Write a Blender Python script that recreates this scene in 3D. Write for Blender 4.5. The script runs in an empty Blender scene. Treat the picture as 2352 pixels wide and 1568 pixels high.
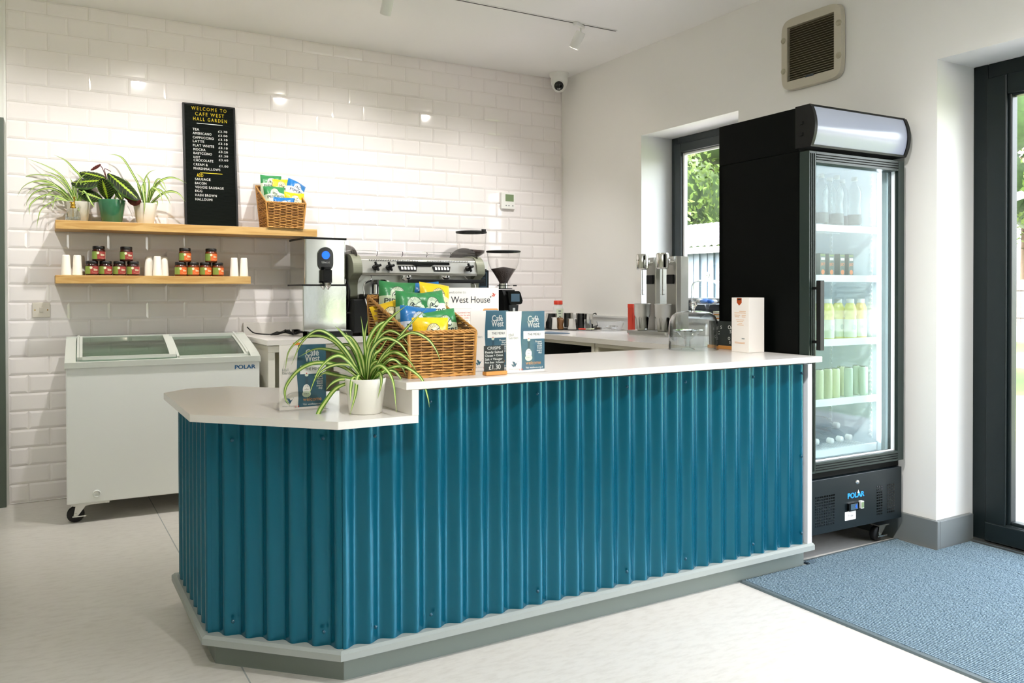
import bpy, math, random
from mathutils import Vector, Matrix
random.seed(7)
PI = math.pi
SC = bpy.context.scene
COL = SC.collection

# ------------------------------------------------------------------ camera, sky, exposure
YAW, PITCH, ROLL, FPX = 0.5268565, -0.00936724, -0.0019167, 1877.85
fw = Vector((math.sin(YAW)*math.cos(PITCH), math.cos(YAW)*math.cos(PITCH), math.sin(PITCH)))
rt = Vector((math.cos(YAW), -math.sin(YAW), 0)); up = rt.cross(fw)
CR = rt*math.cos(ROLL)+up*math.sin(ROLL); CU = -rt*math.sin(ROLL)+up*math.cos(ROLL)
cd = bpy.data.cameras.new('camera'); cam = bpy.data.objects.new('camera', cd); COL.objects.link(cam)
cd.sensor_width = 36; cd.lens = FPX/2352*36; cd.shift_y = -99.18/2352
cd.clip_start = 0.05; cd.clip_end = 300
M = Matrix((CR, CU, -fw)).transposed().to_4x4(); M.translation = (0, 0, 1.22)
cam.matrix_world = M; SC.camera = cam
SC.view_settings.view_transform = 'Standard'; SC.view_settings.look = 'None'
SC.view_settings.gamma = 1; SC.view_settings.use_curve_mapping = False
SC.view_settings.exposure = 1.74
SC.cycles.use_denoising = True
SC.cycles.max_bounces = 14; SC.cycles.diffuse_bounces = 7; SC.cycles.glossy_bounces = 6
SC.cycles.transparent_max_bounces = 24; SC.cycles.transmission_bounces = 8
SC.cycles.sample_clamp_indirect = 6; SC.cycles.caustics_reflective = False; SC.cycles.caustics_refractive = False
W = bpy.data.worlds.new('sky'); SC.world = W; W.use_nodes = True
nt = W.node_tree; bg = nt.nodes['Background']; sky = nt.nodes.new('ShaderNodeTexSky')
sky.sky_type = 'NISHITA'; sky.sun_elevation = math.radians(48); sky.sun_rotation = math.radians(-50)
sky.sun_intensity = 0.12; sky.sun_size = math.radians(3); sky.air_density = 1.3; sky.dust_density = 3.5; sky.ozone_density = 1.0
hs = nt.nodes.new('ShaderNodeHueSaturation'); hs.inputs['Saturation'].default_value = 0.35
nt.links.new(sky.outputs[0], hs.inputs['Color']); nt.links.new(hs.outputs[0], bg.inputs[0]); bg.inputs[1].default_value = 1.12
def portal(x, y, z, sx, sy, rot):
    l = bpy.data.lights.new('window_portal', 'AREA'); l.shape = 'RECTANGLE'; l.size = sx; l.size_y = sy
    l.cycles.is_portal = True
    o = bpy.data.objects.new('window_portal', l); o.location = (x, y, z); o.rotation_euler = rot; COL.objects.link(o)
portal(4.02, -0.2, 1.15, 2.3, 5.1, (0, PI/2, 0))
portal(4.02, 4.03, 1.67, 1.3, 0.95, (0, PI/2, 0))

# ------------------------------------------------------------------ materials
def lin(c):
    return tuple(((v/255)/12.92 if v/255 <= 0.04045 else ((v/255+0.055)/1.055)**2.4) for v in c[:3]) + (1,)
MATS = {}
def mat(name, c=(200, 200, 200), rough=0.5, metal=0.0, coat=0.0, emit=0.0, spec=0.5, noise=0.0, nscale=20, bump=0.0, bscale=60, ec=None):
    m = bpy.data.materials.new(name); m.use_nodes = True; n = m.node_tree; b = n.nodes['Principled BSDF']
    b.inputs['Base Color'].default_value = lin(c); b.inputs['Roughness'].default_value = rough
    b.inputs['Metallic'].default_value = metal; b.inputs['Coat Weight'].default_value = coat
    b.inputs['Specular IOR Level'].default_value = spec
    if emit: b.inputs['Emission Color'].default_value = lin(ec or c); b.inputs['Emission Strength'].default_value = emit
    if noise or bump:
        tc = n.nodes.new('ShaderNodeTexCoord'); tx = n.nodes.new('ShaderNodeTexNoise'); tx.inputs['Scale'].default_value = nscale
        tx.inputs['Detail'].default_value = 5; n.links.new(tc.outputs['Object'], tx.inputs['Vector'])
        if noise:
            mx = n.nodes.new('ShaderNodeMix'); mx.data_type = 'RGBA'
            l = lin(c); mx.inputs[6].default_value = tuple(max(0, v*(1-noise)) for v in l[:3])+(1,)
            mx.inputs[7].default_value = tuple(min(1, v*(1+noise)) for v in l[:3])+(1,)
            n.links.new(tx.outputs['Fac'], mx.inputs[0]); n.links.new(mx.outputs[2], b.inputs['Base Color'])
        if bump:
            t2 = n.nodes.new('ShaderNodeTexNoise'); t2.inputs['Scale'].default_value = bscale; t2.inputs['Detail'].default_value = 4
            n.links.new(tc.outputs['Object'], t2.inputs['Vector'])
            bp = n.nodes.new('ShaderNodeBump'); bp.inputs['Strength'].default_value = bump; bp.inputs['Distance'].default_value = 0.01
            n.links.new(t2.outputs['Fac'], bp.inputs['Height']); n.links.new(bp.outputs[0], b.inputs['Normal'])
    MATS[name] = m
    return m
def thin_glass(name, tint=(255, 255, 255), gloss=0.04, boost=1.0, haze=0.0):
    m = bpy.data.materials.new(name); m.use_nodes = True; n = m.node_tree; n.nodes.clear()
    out = n.nodes.new('ShaderNodeOutputMaterial'); tr = n.nodes.new('ShaderNodeBsdfTransparent'); gl = n.nodes.new('ShaderNodeBsdfGlossy')
    tr.inputs[0].default_value = lin(tint); gl.inputs['Roughness'].default_value = 0.01
    lw = n.nodes.new('ShaderNodeLayerWeight'); lw.inputs[0].default_value = 0.5
    fr = n.nodes.new('ShaderNodeMath'); fr.operation = 'POWER'; n.links.new(lw.outputs['Facing'], fr.inputs[0]); fr.inputs[1].default_value = 4.0
    mu = n.nodes.new('ShaderNodeMath'); mu.operation = 'MULTIPLY_ADD'; mu.inputs[1].default_value = boost; mu.inputs[2].default_value = gloss
    mu.use_clamp = True
    mx = n.nodes.new('ShaderNodeMixShader'); n.links.new(fr.outputs[0], mu.inputs[0]); n.links.new(mu.outputs[0], mx.inputs[0])
    if haze:
        df = n.nodes.new('ShaderNodeBsdfDiffuse'); df.inputs[0].default_value = (0.9, 0.9, 0.9, 1)
        m2 = n.nodes.new('ShaderNodeMixShader'); m2.inputs[0].default_value = haze
        n.links.new(tr.outputs[0], m2.inputs[1]); n.links.new(df.outputs[0], m2.inputs[2]); n.links.new(m2.outputs[0], mx.inputs[1])
    else: n.links.new(tr.outputs[0], mx.inputs[1])
    n.links.new(gl.outputs[0], mx.inputs[2]); n.links.new(mx.outputs[0], out.inputs[0])
    MATS[name] = m; return m
def wood(name, c1, c2, rough=0.45, axis=(1.2, 12, 12)):
    m = mat(name, c1, rough); n = m.node_tree; b = n.nodes['Principled BSDF']
    tc = n.nodes.new('ShaderNodeTexCoord'); mp = n.nodes.new('ShaderNodeMapping'); mp.inputs['Scale'].default_value = axis
    wv = n.nodes.new('ShaderNodeTexNoise'); wv.inputs['Scale'].default_value = 3; wv.inputs['Detail'].default_value = 8; wv.inputs['Distortion'].default_value = 1.2
    r = n.nodes.new('ShaderNodeValToRGB'); r.color_ramp.elements[0].color = lin(c2); r.color_ramp.elements[1].color = lin(c1)
    r.color_ramp.elements[0].position = 0.35; r.color_ramp.elements[1].position = 0.62
    n.links.new(tc.outputs['Object'], mp.inputs[0]); n.links.new(mp.outputs[0], wv.inputs['Vector'])
    n.links.new(wv.outputs['Fac'], r.inputs[0]); n.links.new(r.outputs[0], b.inputs['Base Color'])
    return m

mat('paint_white', (216, 217, 216), 0.7); mat('paint_wall', (238, 237, 233), 0.7); mat('paint_ceiling', (243, 242, 240), 0.8)
mat('tile', (237, 232, 231), 0.07, coat=0.2); mat('grout', (224, 219, 214), 0.8)
mat('anthracite', (46, 54, 57), 0.35); mat('anthracite_door', (18, 27, 28), 0.4, spec=.3)
mat('door_green', (78, 88, 78), 0.5); mat('skirting', (112, 117, 117), 0.45)
mat('teal', (0, 96, 120), 0.22, metal=0.55, spec=0.6, coat=0.12); mat('trim_grey', (150, 156, 152), 0.45); mat('plinth_grey', (118, 126, 120), 0.5)
mat('stone', (226, 222, 217), 0.2); mat('screw_teal', (0, 70, 92), 0.25)
mat('cream_board', (226, 222, 210), 0.5); mat('cabinet_inside', (200, 198, 176), 0.6); mat('white_edge', (214, 216, 220), 0.4)
mat('freezer_white', (226, 228, 224), 0.3, coat=0.2); mat('freezer_grey', (196, 200, 192), 0.4); mat('freezer_inner', (190, 200, 190), 0.5)
mat('steel', (212, 212, 208), 0.13, metal=1.0); mat('steel_soft', (196, 196, 190), 0.38, metal=1.0); mat('chrome', (235, 235, 235), 0.06, metal=1.0)
mat('steel_mirror', (222, 224, 222), 0.1, metal=1.0, bump=0.05, bscale=8)
mat('machine_grey', (150, 150, 138), 0.35, metal=0.35); mat('machine_side', (128, 130, 112), 0.4, metal=0.2)
mat('black', (14, 15, 15), 0.45, spec=0.3); mat('black_gloss', (10, 12, 12), 0.12); mat('fridge_black', (3, 5, 4), 0.5, spec=0.08); mat('fridge_frame', (34, 46, 42), 0.35, spec=0.3)
mat('panel_navy', (16, 26, 30), 0.35, spec=0.25)
mat('rubber', (16, 16, 17), 0.6); mat('white_plastic', (232, 232, 228), 0.35); mat('cup_white', (238, 233, 222), 0.4)
mat('paper', (236, 230, 224), 0.6); mat('paper_teal', (44, 92, 112), 0.5); mat('print_dark', (52, 62, 72), 0.6); mat('print_grey', (150, 154, 152), 0.6)
mat('print_white', (240, 240, 236), 0.6); mat('print_orange', (214, 150, 84), 0.6); mat('print_red', (200, 74, 60), 0.6); mat('bun', (214, 226, 206), 0.6)
mat('yellow_letter', (240, 214, 20), 0.5); mat('white_letter', (240, 240, 236), 0.5); mat('chalk', (235, 235, 230), 0.8); mat('slate', (36, 42, 40), 0.8); mat('felt', (17, 22, 19), 0.9, spec=.1)
mat('polar_blue', (40, 120, 180), 0.4); mat('polar_bright', (40, 150, 230), 0.4, emit=0.25)
mat('screen_blue', (10, 70, 235), 0.3, emit=0.9); mat('screen_dark', (70, 90, 104), 0.12); mat('screen_grey', (120, 136, 150), 0.15, emit=0.1)
mat('led', (255, 255, 255), 0.4, emit=3.5, ec=(240, 246, 255)); mat('lamp_face', (255, 250, 240), 0.4, emit=60, ec=(255, 240, 218)); mat('lamp_white', (238, 238, 234), 0.4)
mat('canopy_panel', (168, 174, 196), 0.2); mat('lime_film', (110, 140, 90), 0.3)
mat('fridge_inner', (232, 238, 242), 0.4); mat('shelf_white', (240, 243, 244), 0.35)
mat('lemon', (226, 222, 140), 0.2); mat('peach', (230, 204, 140), 0.2); mat('bottle_label', (226, 236, 214), 0.5); mat('can_green', (192, 210, 192), 0.3); mat('can_lemon', (208, 214, 178), 0.3)
mat('carton_green', (92, 108, 96), 0.5); mat('carton_orange', (226, 130, 70), 0.5); mat('label_dark', (90, 98, 100), 0.5)
mat('jar_dark', (48, 14, 10), 0.15); mat('jar_amber', (96, 40, 14), 0.15); mat('lid_black', (16, 13, 12), 0.35)
mat('label_red', (150, 56, 50), 0.55); mat('label_orange', (214, 104, 44), 0.55); mat('label_green', (126, 150, 66), 0.55); mat('label_cream', (222, 224, 190), 0.55)
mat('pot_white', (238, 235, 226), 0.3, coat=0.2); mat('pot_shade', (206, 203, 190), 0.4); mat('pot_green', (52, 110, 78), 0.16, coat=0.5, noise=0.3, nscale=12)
mat('soil', (56, 44, 30), 0.9, bump=0.5); mat('leaf_green', (84, 130, 28), 0.45); mat('leaf_cream', (198, 212, 128), 0.45); mat('leaf_deep', (60, 104, 24), 0.45)
mat('prayer_dark', (18, 32, 10), 0.5, spec=.25); mat('prayer_green', (50, 78, 18), 0.5, spec=.25); mat('prayer_lime', (150, 176, 40), 0.45); mat('prayer_under', (86, 26, 20), 0.5)
mat('brass', (214, 170, 70), 0.2, metal=1.0)
mat('wicker', (190, 138, 70), 0.5, noise=0.35, nscale=30); mat('wicker_dark', (150, 104, 50), 0.5, noise=0.35, nscale=30); mat('wicker_in', (96, 62, 28), 0.8)
mat('beans', (48, 30, 22), 0.4, noise=0.5, nscale=120, bump=0.9, bscale=120)
mat('red_cap', (214, 60, 34), 0.4); mat('red_box', (196, 58, 34), 0.4); mat('blue_cloth', (60, 120, 205), 0.7); mat('blue_mat', (86, 108, 128), 0.5)
mat('pepper', (112, 74, 36), 0.25); mat('cutlery_tub', (214, 218, 222), 0.3); mat('bag_black', (18, 20, 22), 0.5, bump=0.6, bscale=14)
mat('mat_edge', (86, 98, 102), 0.5); mat('sign_wood', (200, 136, 62), 0.5); mat('copper', (214, 92, 40), 0.25, metal=0.6)
mat('grille_dark', (84, 80, 60), 0.7); mat('vent_plastic', (196, 190, 172), 0.45); mat('vent_slat', (176, 170, 146), 0.5); mat('lens', (6, 10, 8), 0.08)
mat('lcd_green', (118, 138, 100), 0.3); mat('plate_switch', (206, 200, 188), 0.35); mat('orange_tag', (226, 138, 44), 0.5)
mat('grass', (78, 92, 40), 0.9, noise=0.35, nscale=3); mat('gravel', (118, 116, 116), 0.95, noise=0.3, nscale=40); mat('path', (138, 137, 137), 0.9)
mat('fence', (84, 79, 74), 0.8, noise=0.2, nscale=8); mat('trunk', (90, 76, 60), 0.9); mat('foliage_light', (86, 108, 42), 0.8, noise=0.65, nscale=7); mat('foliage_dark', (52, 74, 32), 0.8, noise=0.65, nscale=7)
mat('shed_roof', (112, 112, 116), 0.7); mat('shed_wall', (66, 80, 92), 0.6); mat('brick', (170, 120, 96), 0.9)
thin_glass('pane', gloss=0.02); thin_glass('fridge_glass', tint=(236, 243, 243), gloss=0.012, haze=0.01, boost=.7); thin_glass('freezer_glass', tint=(196, 214, 200), gloss=0.06)
thin_glass('acrylic', gloss=0.01, boost=0.8); thin_glass('clear_glass', tint=(252, 254, 254), gloss=0.06, boost=2.0); thin_glass('hopper', tint=(252, 251, 250), gloss=0.02, haze=.02)
thin_glass('smoked', tint=(150, 146, 140), gloss=0.04); thin_glass('bottle_clear', tint=(236, 242, 244), gloss=0.05, boost=1.5, haze=0.10); thin_glass('tub_clear', tint=(240, 242, 244), gloss=0.03, haze=0.18)
wood('oak', (208, 170, 108), (184, 140, 76))
m = mat('solid_glass', (255, 255, 255), 0.0); m.node_tree.nodes['Principled BSDF'].inputs['Transmission Weight'].default_value = 1.0
# floor: pale mottled lino
m = mat('lino', (214, 209, 200), 0.30); n = m.node_tree; b = n.nodes['Principled BSDF']
tc = n.nodes.new('ShaderNodeTexCoord'); mp = n.nodes.new('ShaderNodeMapping'); mp.inputs['Scale'].default_value = (5, 16, 5); mp.inputs['Rotation'].default_value = (0, 0, 0.9)
t1 = n.nodes.new('ShaderNodeTexNoise'); t1.inputs['Scale'].default_value = 3; t1.inputs['Detail'].default_value = 9; t1.inputs['Roughness'].default_value = 0.65
r = n.nodes.new('ShaderNodeValToRGB'); r.color_ramp.elements[0].color = lin((194, 189, 181)); r.color_ramp.elements[1].color = lin((207, 203, 196)); r.color_ramp.elements[0].position = 0.3; r.color_ramp.elements[1].position = 0.55
n.links.new(tc.outputs['Object'], mp.inputs[0]); n.links.new(mp.outputs[0], t1.inputs['Vector']); n.links.new(t1.outputs['Fac'], r.inputs[0]); n.links.new(r.outputs[0], b.inputs['Base Color'])
# entrance mat: ribbed blue-grey carpet
m = mat('ribbed', (120, 140, 156), 0.95, spec=0.1); n = m.node_tree; b = n.nodes['Principled BSDF']
tc = n.nodes.new('ShaderNodeTexCoord'); t1 = n.nodes.new('ShaderNodeTexNoise'); t1.inputs['Scale'].default_value = 260; t1.inputs['Detail'].default_value = 3
mp = n.nodes.new('ShaderNodeMapping'); mp.inputs['Scale'].default_value = (0.35, 1, 1)
r = n.nodes.new('ShaderNodeValToRGB'); r.color_ramp.elements[0].color = lin((54, 76, 90)); r.color_ramp.elements[1].color = lin((150, 172, 186)); r.color_ramp.elements[0].position = 0.3; r.color_ramp.elements[1].position = 0.68
n.links.new(tc.outputs['Object'], mp.inputs[0]); n.links.new(mp.outputs[0], t1.inputs['Vector']); n.links.new(t1.outputs['Fac'], r.inputs[0]); n.links.new(r.outputs[0], b.inputs['Base Color'])
mat('rib_gap', (34, 48, 60), 1.0)

ZW = .9355
def at(px, Y, z=ZW+.006):
    a = YAW+math.atan((px-1176)/FPX); return (math.tan(a)*Y, Y, z)
# ------------------------------------------------------------------ mesh helpers
class MB:
    def __init__(s): s.v = []; s.f = []; s.m = []; s.sm = []; s.mats = []; s.T = Matrix()
    def mi(s, m):
        if m not in s.mats: s.mats.append(m)
        return s.mats.index(m)
    def add(s, vs, fs, m, smooth=False):
        o = len(s.v); i = s.mi(m)
        s.v += [tuple(s.T @ Vector(v)) for v in vs]
        for f in fs: s.f.append(tuple(o+k for k in f)); s.m.append(i); s.sm.append(smooth)
        return s
    def box(s, x0, x1, y0, y1, z0, z1, m):
        v = [(x, y, z) for z in (z0, z1) for y in (y0, y1) for x in (x0, x1)]
        return s.add(v, [(0, 2, 3, 1), (4, 5, 7, 6), (0, 1, 5, 4), (2, 6, 7, 3), (0, 4, 6, 2), (1, 3, 7, 5)], m)
    def prism(s, poly, h0, h1, m, axis='z', smooth=False):     # polygon extruded along an axis
        def P(a, b, h): return {'z': (a, b, h), 'y': (a, h, b), 'x': (h, a, b)}[axis]
        n = len(poly); v = [P(a, b, h0) for a, b in poly]+[P(a, b, h1) for a, b in poly]
        s.add(v, [tuple(range(n))[::-1], tuple(range(n, 2*n))], m)
        return s.add(v, [(i, (i+1) % n, n+(i+1) % n, n+i) for i in range(n)], m, smooth)
    def lathe(s, prof, m, c=(0, 0, 0), seg=28, axis='z', smooth=True, cap=True, a0=0, a1=2*PI):
        full = abs(a1-a0-2*PI) < 1e-6; k = seg if full else seg+1
        v = []
        for r, h in prof:
            for i in range(k):
                a = a0+(a1-a0)*i/seg; p = (r*math.cos(a), r*math.sin(a), h)
                if axis == 'y': p = (p[0], p[2], p[1])
                if axis == 'x': p = (p[2], p[0], p[1])
                v.append((p[0]+c[0], p[1]+c[1], p[2]+c[2]))
        f = []
        for j in range(len(prof)-1):
            for i in range(seg):
                i2 = (i+1) % k; f.append((j*k+i, j*k+i2, (j+1)*k+i2, (j+1)*k+i))
        s.add(v, f, m, smooth)
        if cap and full:
            if prof[0][0] > 1e-4: s.add(v[:k], [tuple(range(k))[::-1]], m)
            if prof[-1][0] > 1e-4: s.add(v[-k:], [tuple(range(k))], m)
        return s
    def cyl(s, c, r, h, m, axis='z', seg=24, r2=None): return s.lathe([(r, 0), (r2 if r2 is not None else r, h)], m, c, seg, axis)
    def tube(s, pts, r, m, seg=8, cap=True):
        pts = [Vector(p) for p in pts]; v = []; n = len(pts); prev = None
        for i, p in enumerate(pts):
            d = (pts[min(i+1, n-1)]-pts[max(i-1, 0)]).normalized()
            if prev is None:
                a = d.orthogonal().normalized()
            else:
                a = (prev-d*prev.dot(d)); a = a.normalized() if a.length > 1e-6 else d.orthogonal().normalized()
            prev = a; b = d.cross(a); rr = r[i] if isinstance(r, (list, tuple)) else r
            v += [tuple(p+(a*math.cos(2*PI*k/seg)+b*math.sin(2*PI*k/seg))*rr) for k in range(seg)]
        f = [(i*seg+k, i*seg+(k+1) % seg, (i+1)*seg+(k+1) % seg, (i+1)*seg+k) for i in range(n-1) for k in range(seg)]
        s.add(v, f, m, True)
        if cap: s.add(v[:seg], [tuple(range(seg))[::-1]], m); s.add(v[-seg:], [tuple(range(seg))], m)
        return s
    def grid(s, fn, nu, nv, m, smooth=True, mf=None):
        v = [fn(i/nu, j/nv) for j in range(nv+1) for i in range(nu+1)]
        o = len(s.v); s.v += [tuple(s.T @ Vector(p)) for p in v]
        for j in range(nv):
            for i in range(nu):
                s.f.append(tuple(o+k for k in (j*(nu+1)+i, j*(nu+1)+i+1, (j+1)*(nu+1)+i+1, (j+1)*(nu+1)+i)))
                s.m.append(s.mi(mf(i, j) if mf else m)); s.sm.append(smooth)
        return s
    def sphere(s, c, r, m, sx=1, sy=1, sz=1, seg=20, rings=12):
        pr = [(max(1e-5, math.sin(PI*i/rings))*r, -math.cos(PI*i/rings)*r) for i in range(rings+1)]
        T = s.T.copy(); s.T = s.T @ Matrix.Translation(c) @ Matrix.Diagonal((sx, sy, sz, 1))
        s.lathe(pr, m, seg=seg); s.T = T
        return s
    def text(s, st, x, z, h, m, w=None, align='L', y=0.0, bold=0.0, warp=None, sp=1.0):   # lettering in the x-z plane facing -y
        V, F, x0, x1, H = glyphs(st, sp)
        k = h/H; kx = k if w is None else w/(x1-x0)
        sh = {'L': -x0*kx, 'C': -(x0+x1)/2*kx, 'R': -x1*kx}[align]
        for dx, dz in (((0, 0),) if not bold else ((-1, 0), (1, 0), (0, 1), (0, -1))):
            v = []
            for a, b_ in V:
                X, Z = x+a*kx+sh+dx*bold*kx, z+b_*k+dz*bold*k*.7
                v.append(warp(X, Z) if warp else (X, y, Z))
            s.add(v, F, m)
        return s
    def build(s, name, parent=None, loc=None, rot=None, bevel=0, seg=2, kind=None, label=None, merge=False):
        me = bpy.data.meshes.new(name); me.from_pydata(s.v, [], s.f)
        for m in s.mats: me.materials.append(MATS[m])
        me.polygons.foreach_set('material_index', s.m); me.polygons.foreach_set('use_smooth', s.sm); me.update()
        o = bpy.data.objects.new(name, me); COL.objects.link(o)
        if parent: o.parent = parent
        if loc: o.location = loc
        if rot: o.rotation_euler = rot
        if bevel:
            b = o.modifiers.new('bevel', 'BEVEL'); b.width = bevel; b.segments = seg; b.limit_method = 'ANGLE'; b.angle_limit = 0.7
        if kind: o['kind'] = kind
        if label: o['label'] = label
        return o
GC = {}
def glyphs(st, sp=1.0):
    k = (st, sp)
    if k in GC: return GC[k]
    c = bpy.data.curves.new('t', 'FONT'); c.body = st; c.size = 1; c.space_character = sp; c.resolution_u = 3; c.fill_mode = 'FRONT'
    o = bpy.data.objects.new('t', c); me = bpy.data.meshes.new_from_object(o)
    V = [(v.co.x, v.co.y) for v in me.vertices]; F = [tuple(p.vertices) for p in me.polygons]
    bpy.data.objects.remove(o); bpy.data.curves.remove(c); bpy.data.meshes.remove(me)
    xs = [v[0] for v in V] or [0, 1]
    GC[k] = (V, F, min(xs), max(xs), 0.70)
    return GC[k]
def thing(name, label, cat, loc=(0, 0, 0), rz=0.0, group=None):
    o = bpy.data.objects.new(name, None); COL.objects.link(o); o.location = loc; o.rotation_euler = (0, 0, rz)
    o.empty_display_size = 0.05
    return tag(o, label, cat, group)
def tag(o, label, cat, group=None, kind=None):
    o['label'] = label; o['category'] = cat
    if group: o['group'] = group
    if kind: o['kind'] = kind
    return o
def struct(mb, name, **k): return mb.build(name, kind='structure', **k)
def dup(root, loc=None, rz=None, label=None, group=None):
    r = root.copy(); COL.objects.link(r)
    if loc is not None: r.location = loc
    if rz is not None: r.rotation_euler = (0, 0, rz)
    if label: r['label'] = label
    if group: r['group'] = group
    for ch in list(root.children):
        c = ch.copy(); COL.objects.link(c); c.parent = r
        for g in list(ch.children):
            d = g.copy(); COL.objects.link(d); d.parent = c
    return r
def rrect(x0, x1, z0, z1, r, n=5):
    p = []
    for cx, cz, a in ((x1-r, z1-r, 0), (x0+r, z1-r, PI/2), (x0+r, z0+r, PI), (x1-r, z0+r, 1.5*PI)):
        for i in range(n+1): t = a+PI/2*i/n; p.append((cx+r*math.cos(t), cz+r*math.sin(t)))
    return p
def smooth_path(pts, n=10):       # Catmull-Rom through the points
    P = [Vector(p) for p in pts]; P = [2*P[0]-P[1]]+P+[2*P[-1]-P[-2]]; out = []
    for i in range(1, len(P)-2):
        for k in range(n):
            t = k/n; a, b, c, d = P[i-1:i+3]
            out.append(0.5*((2*b)+(c-a)*t+(2*a-5*b+4*c-d)*t*t+(3*b-a-3*c+d)*t**3))
    return out+[P[-2]]

# ------------------------------------------------------------------ room shell
YB, XR, ZC, XL = 5.487, 3.658, 2.909, -0.142
YF, XW = -3.6, -3.4          # unseen front and left ends of the room
mb = MB(); mb.box(XW-.2, 4.0, YF-.2, YB+.2, -.12, 0, 'lino'); struct(mb, 'floor')
mb = MB()
mb.box(.566, .5705, YF, YB-.01, .0, .0006, 'print_grey'); mb.box(-2.2, -2.1955, YF, YB-.01, 0, .0006, 'print_grey'); struct(mb, 'trim_1')
mb = MB(); mb.box(XW-.2, 4.06, YF-.2, YB+.25, ZC, ZC+.25, 'paint_ceiling'); struct(mb, 'ceiling')
# tiled part of the back wall: bevelled metro tiles
mb = MB(); mb.box(XL-.004, 4.0, YB+.004, YB+.2, 0, ZC, 'paint_wall'); mb.box(XL, XR, YB, YB+.004, 0, ZC, 'grout')
PX, PZ, Z0 = .2137, .1045, .007
rnd = random.Random(3)
for r_ in range(-1, 28):
    off = .170 if r_ % 2 == 0 else .277
    z0 = max(.001, Z0+PZ*r_+.001); z1 = min(ZC-.001, Z0+PZ*(r_+1)-.001)
    if z1-z0 < .004: continue
    k0 = int((XL-off)//PX)
    for k in range(k0, k0+20):
        x0 = max(XL+.001, off+PX*k+.001); x1 = min(XR-.001, off+PX*(k+1)-.001)
        if x1-x0 < .008: continue
        b_ = min(.0125, (x1-x0)*.4); bz = min(.0125, (z1-z0)*.4); j = [rnd.uniform(-.0004, .0004) for _ in range(3)]
        d = [.0055+j[0], .0055+j[1], .0055+j[2], .0055+j[1]+j[2]-j[0]]
        v = [(x0, YB, z0), (x1, YB, z0), (x1, YB, z1), (x0, YB, z1),
             (x0, YB-.002, z0), (x1, YB-.002, z0), (x1, YB-.002, z1), (x0, YB-.002, z1),
             (x0+b_, YB-d[0], z0+bz), (x1-b_, YB-d[1], z0+bz), (x1-b_, YB-d[3], z1-bz), (x0+b_, YB-d[2], z1-bz)]
        mb.add(v, [(0, 1, 5, 4), (1, 2, 6, 5), (2, 3, 7, 6), (3, 0, 4, 7), (4, 5, 9, 8), (5, 6, 10, 9), (6, 7, 11, 10), (7, 4, 8, 11), (8, 9, 10, 11)], 'tile')
struct(mb, 'wall_back')
mb = MB(); mb.box(XL-.012, XL, YB-.012, YB+.004, 0, ZC, 'white_plastic'); struct(mb, 'trim_2')
# painted stretch left of the tiles, with a dark door
mb = MB(); mb.box(XW-.2, -1.12, YB, YB+.2, 0, ZC, 'paint_wall'); mb.box(-1.12, XL-.012, YB, YB+.2, 2.2, ZC, 'paint_wall'); struct(mb, 'wall_back_left')
mb = MB(); mb.box(-1.12, -1.05, YB-.06, YB+.1, 0, 2.2, 'door_green'); mb.box(-.225, XL-.012, YB-.06, YB+.1, 0, 2.2, 'door_green'); mb.box(-1.05, -.225, YB-.06, YB+.1, 2.13, 2.2, 'door_green')
mb.box(-1.05, -.225, YB-.03, YB+.02, 0, 2.13, 'door_green')
dr = struct(mb, 'door_2'); MB().tube([(-.3, YB-.03, 1.0), (-.3, YB-.08, 1.0), (-.42, YB-.08, 1.0)], .01, 'steel').build('door_handle', dr)
# left wall and front wall (behind the camera) with a window
mb = MB(); mb.box(XW-.2, XW, YF, YB, 0, ZC, 'paint_wall'); struct(mb, 'wall_left')
mb = MB(); mb.box(XW-.2, 4.0, YF-.2, YF, 0, ZC, 'paint_wall'); struct(mb, 'wall_front')
# right wall with window and door openings
X1 = 4.0; WY0, WY1, WZ0, WZ1 = 3.575, 4.484, 1.035, 2.300; DY1, DY0, DZ = 2.318, -2.8, 2.300
mb = MB()
mb.box(XR, X1, WY1, YB+.2, 0, ZC, 'paint_wall'); mb.box(XR, X1, DY1, WY0, 0, ZC, 'paint_wall')
mb.box(XR, X1, WY0, WY1, 0, WZ0, 'paint_wall'); mb.box(XR, X1, WY0, WY1, WZ1, ZC, 'paint_wall')
mb.box(XR, X1, DY0, DY1, DZ, ZC, 'paint_wall'); mb.box(XR, X1, YF, DY0, 0, ZC, 'paint_wall')
struct(mb, 'wall_right')
mb = MB(); mb.box(XR-.004, 3.93, WY1-.001, WY1+.001, WZ0, WZ1, 'paint_white'); mb.box(XR-.03, 3.93, WY0, WY1, WZ0-.02, WZ0+.004, 'paint_white'); struct(mb, 'trim_3')
# window frame
mb = MB(); xf = 3.93
def frame(mb, x0, x1, y0, y1, z0, z1, w_, m):
    mb.box(x0, x1, y0, y0+w_, z0, z1, m); mb.box(x0, x1, y1-w_, y1, z0, z1, m); mb.box(x0, x1, y0+w_, y1-w_, z0, z0+w_, m); mb.box(x0, x1, y0+w_, y1-w_, z1-w_, z1, m)
frame(mb, xf, xf+.07, WY0, WY1, WZ0, WZ1, .06, 'anthracite'); frame(mb, xf-.018, xf+.05, WY0+.05, WY1-.05, WZ0+.05, WZ1-.05, .065, 'anthracite')
frame(mb, xf+.0, xf+.03, WY0+.115, WY1-.115, WZ0+.115, WZ1-.115, .018, 'paint_white')
w = struct(mb, 'window_1', bevel=.006); MB().box(xf+.02, xf+.026, WY0+.12, WY1-.12, WZ0+.12, WZ1-.12, 'pane').build('pane', w)
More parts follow.
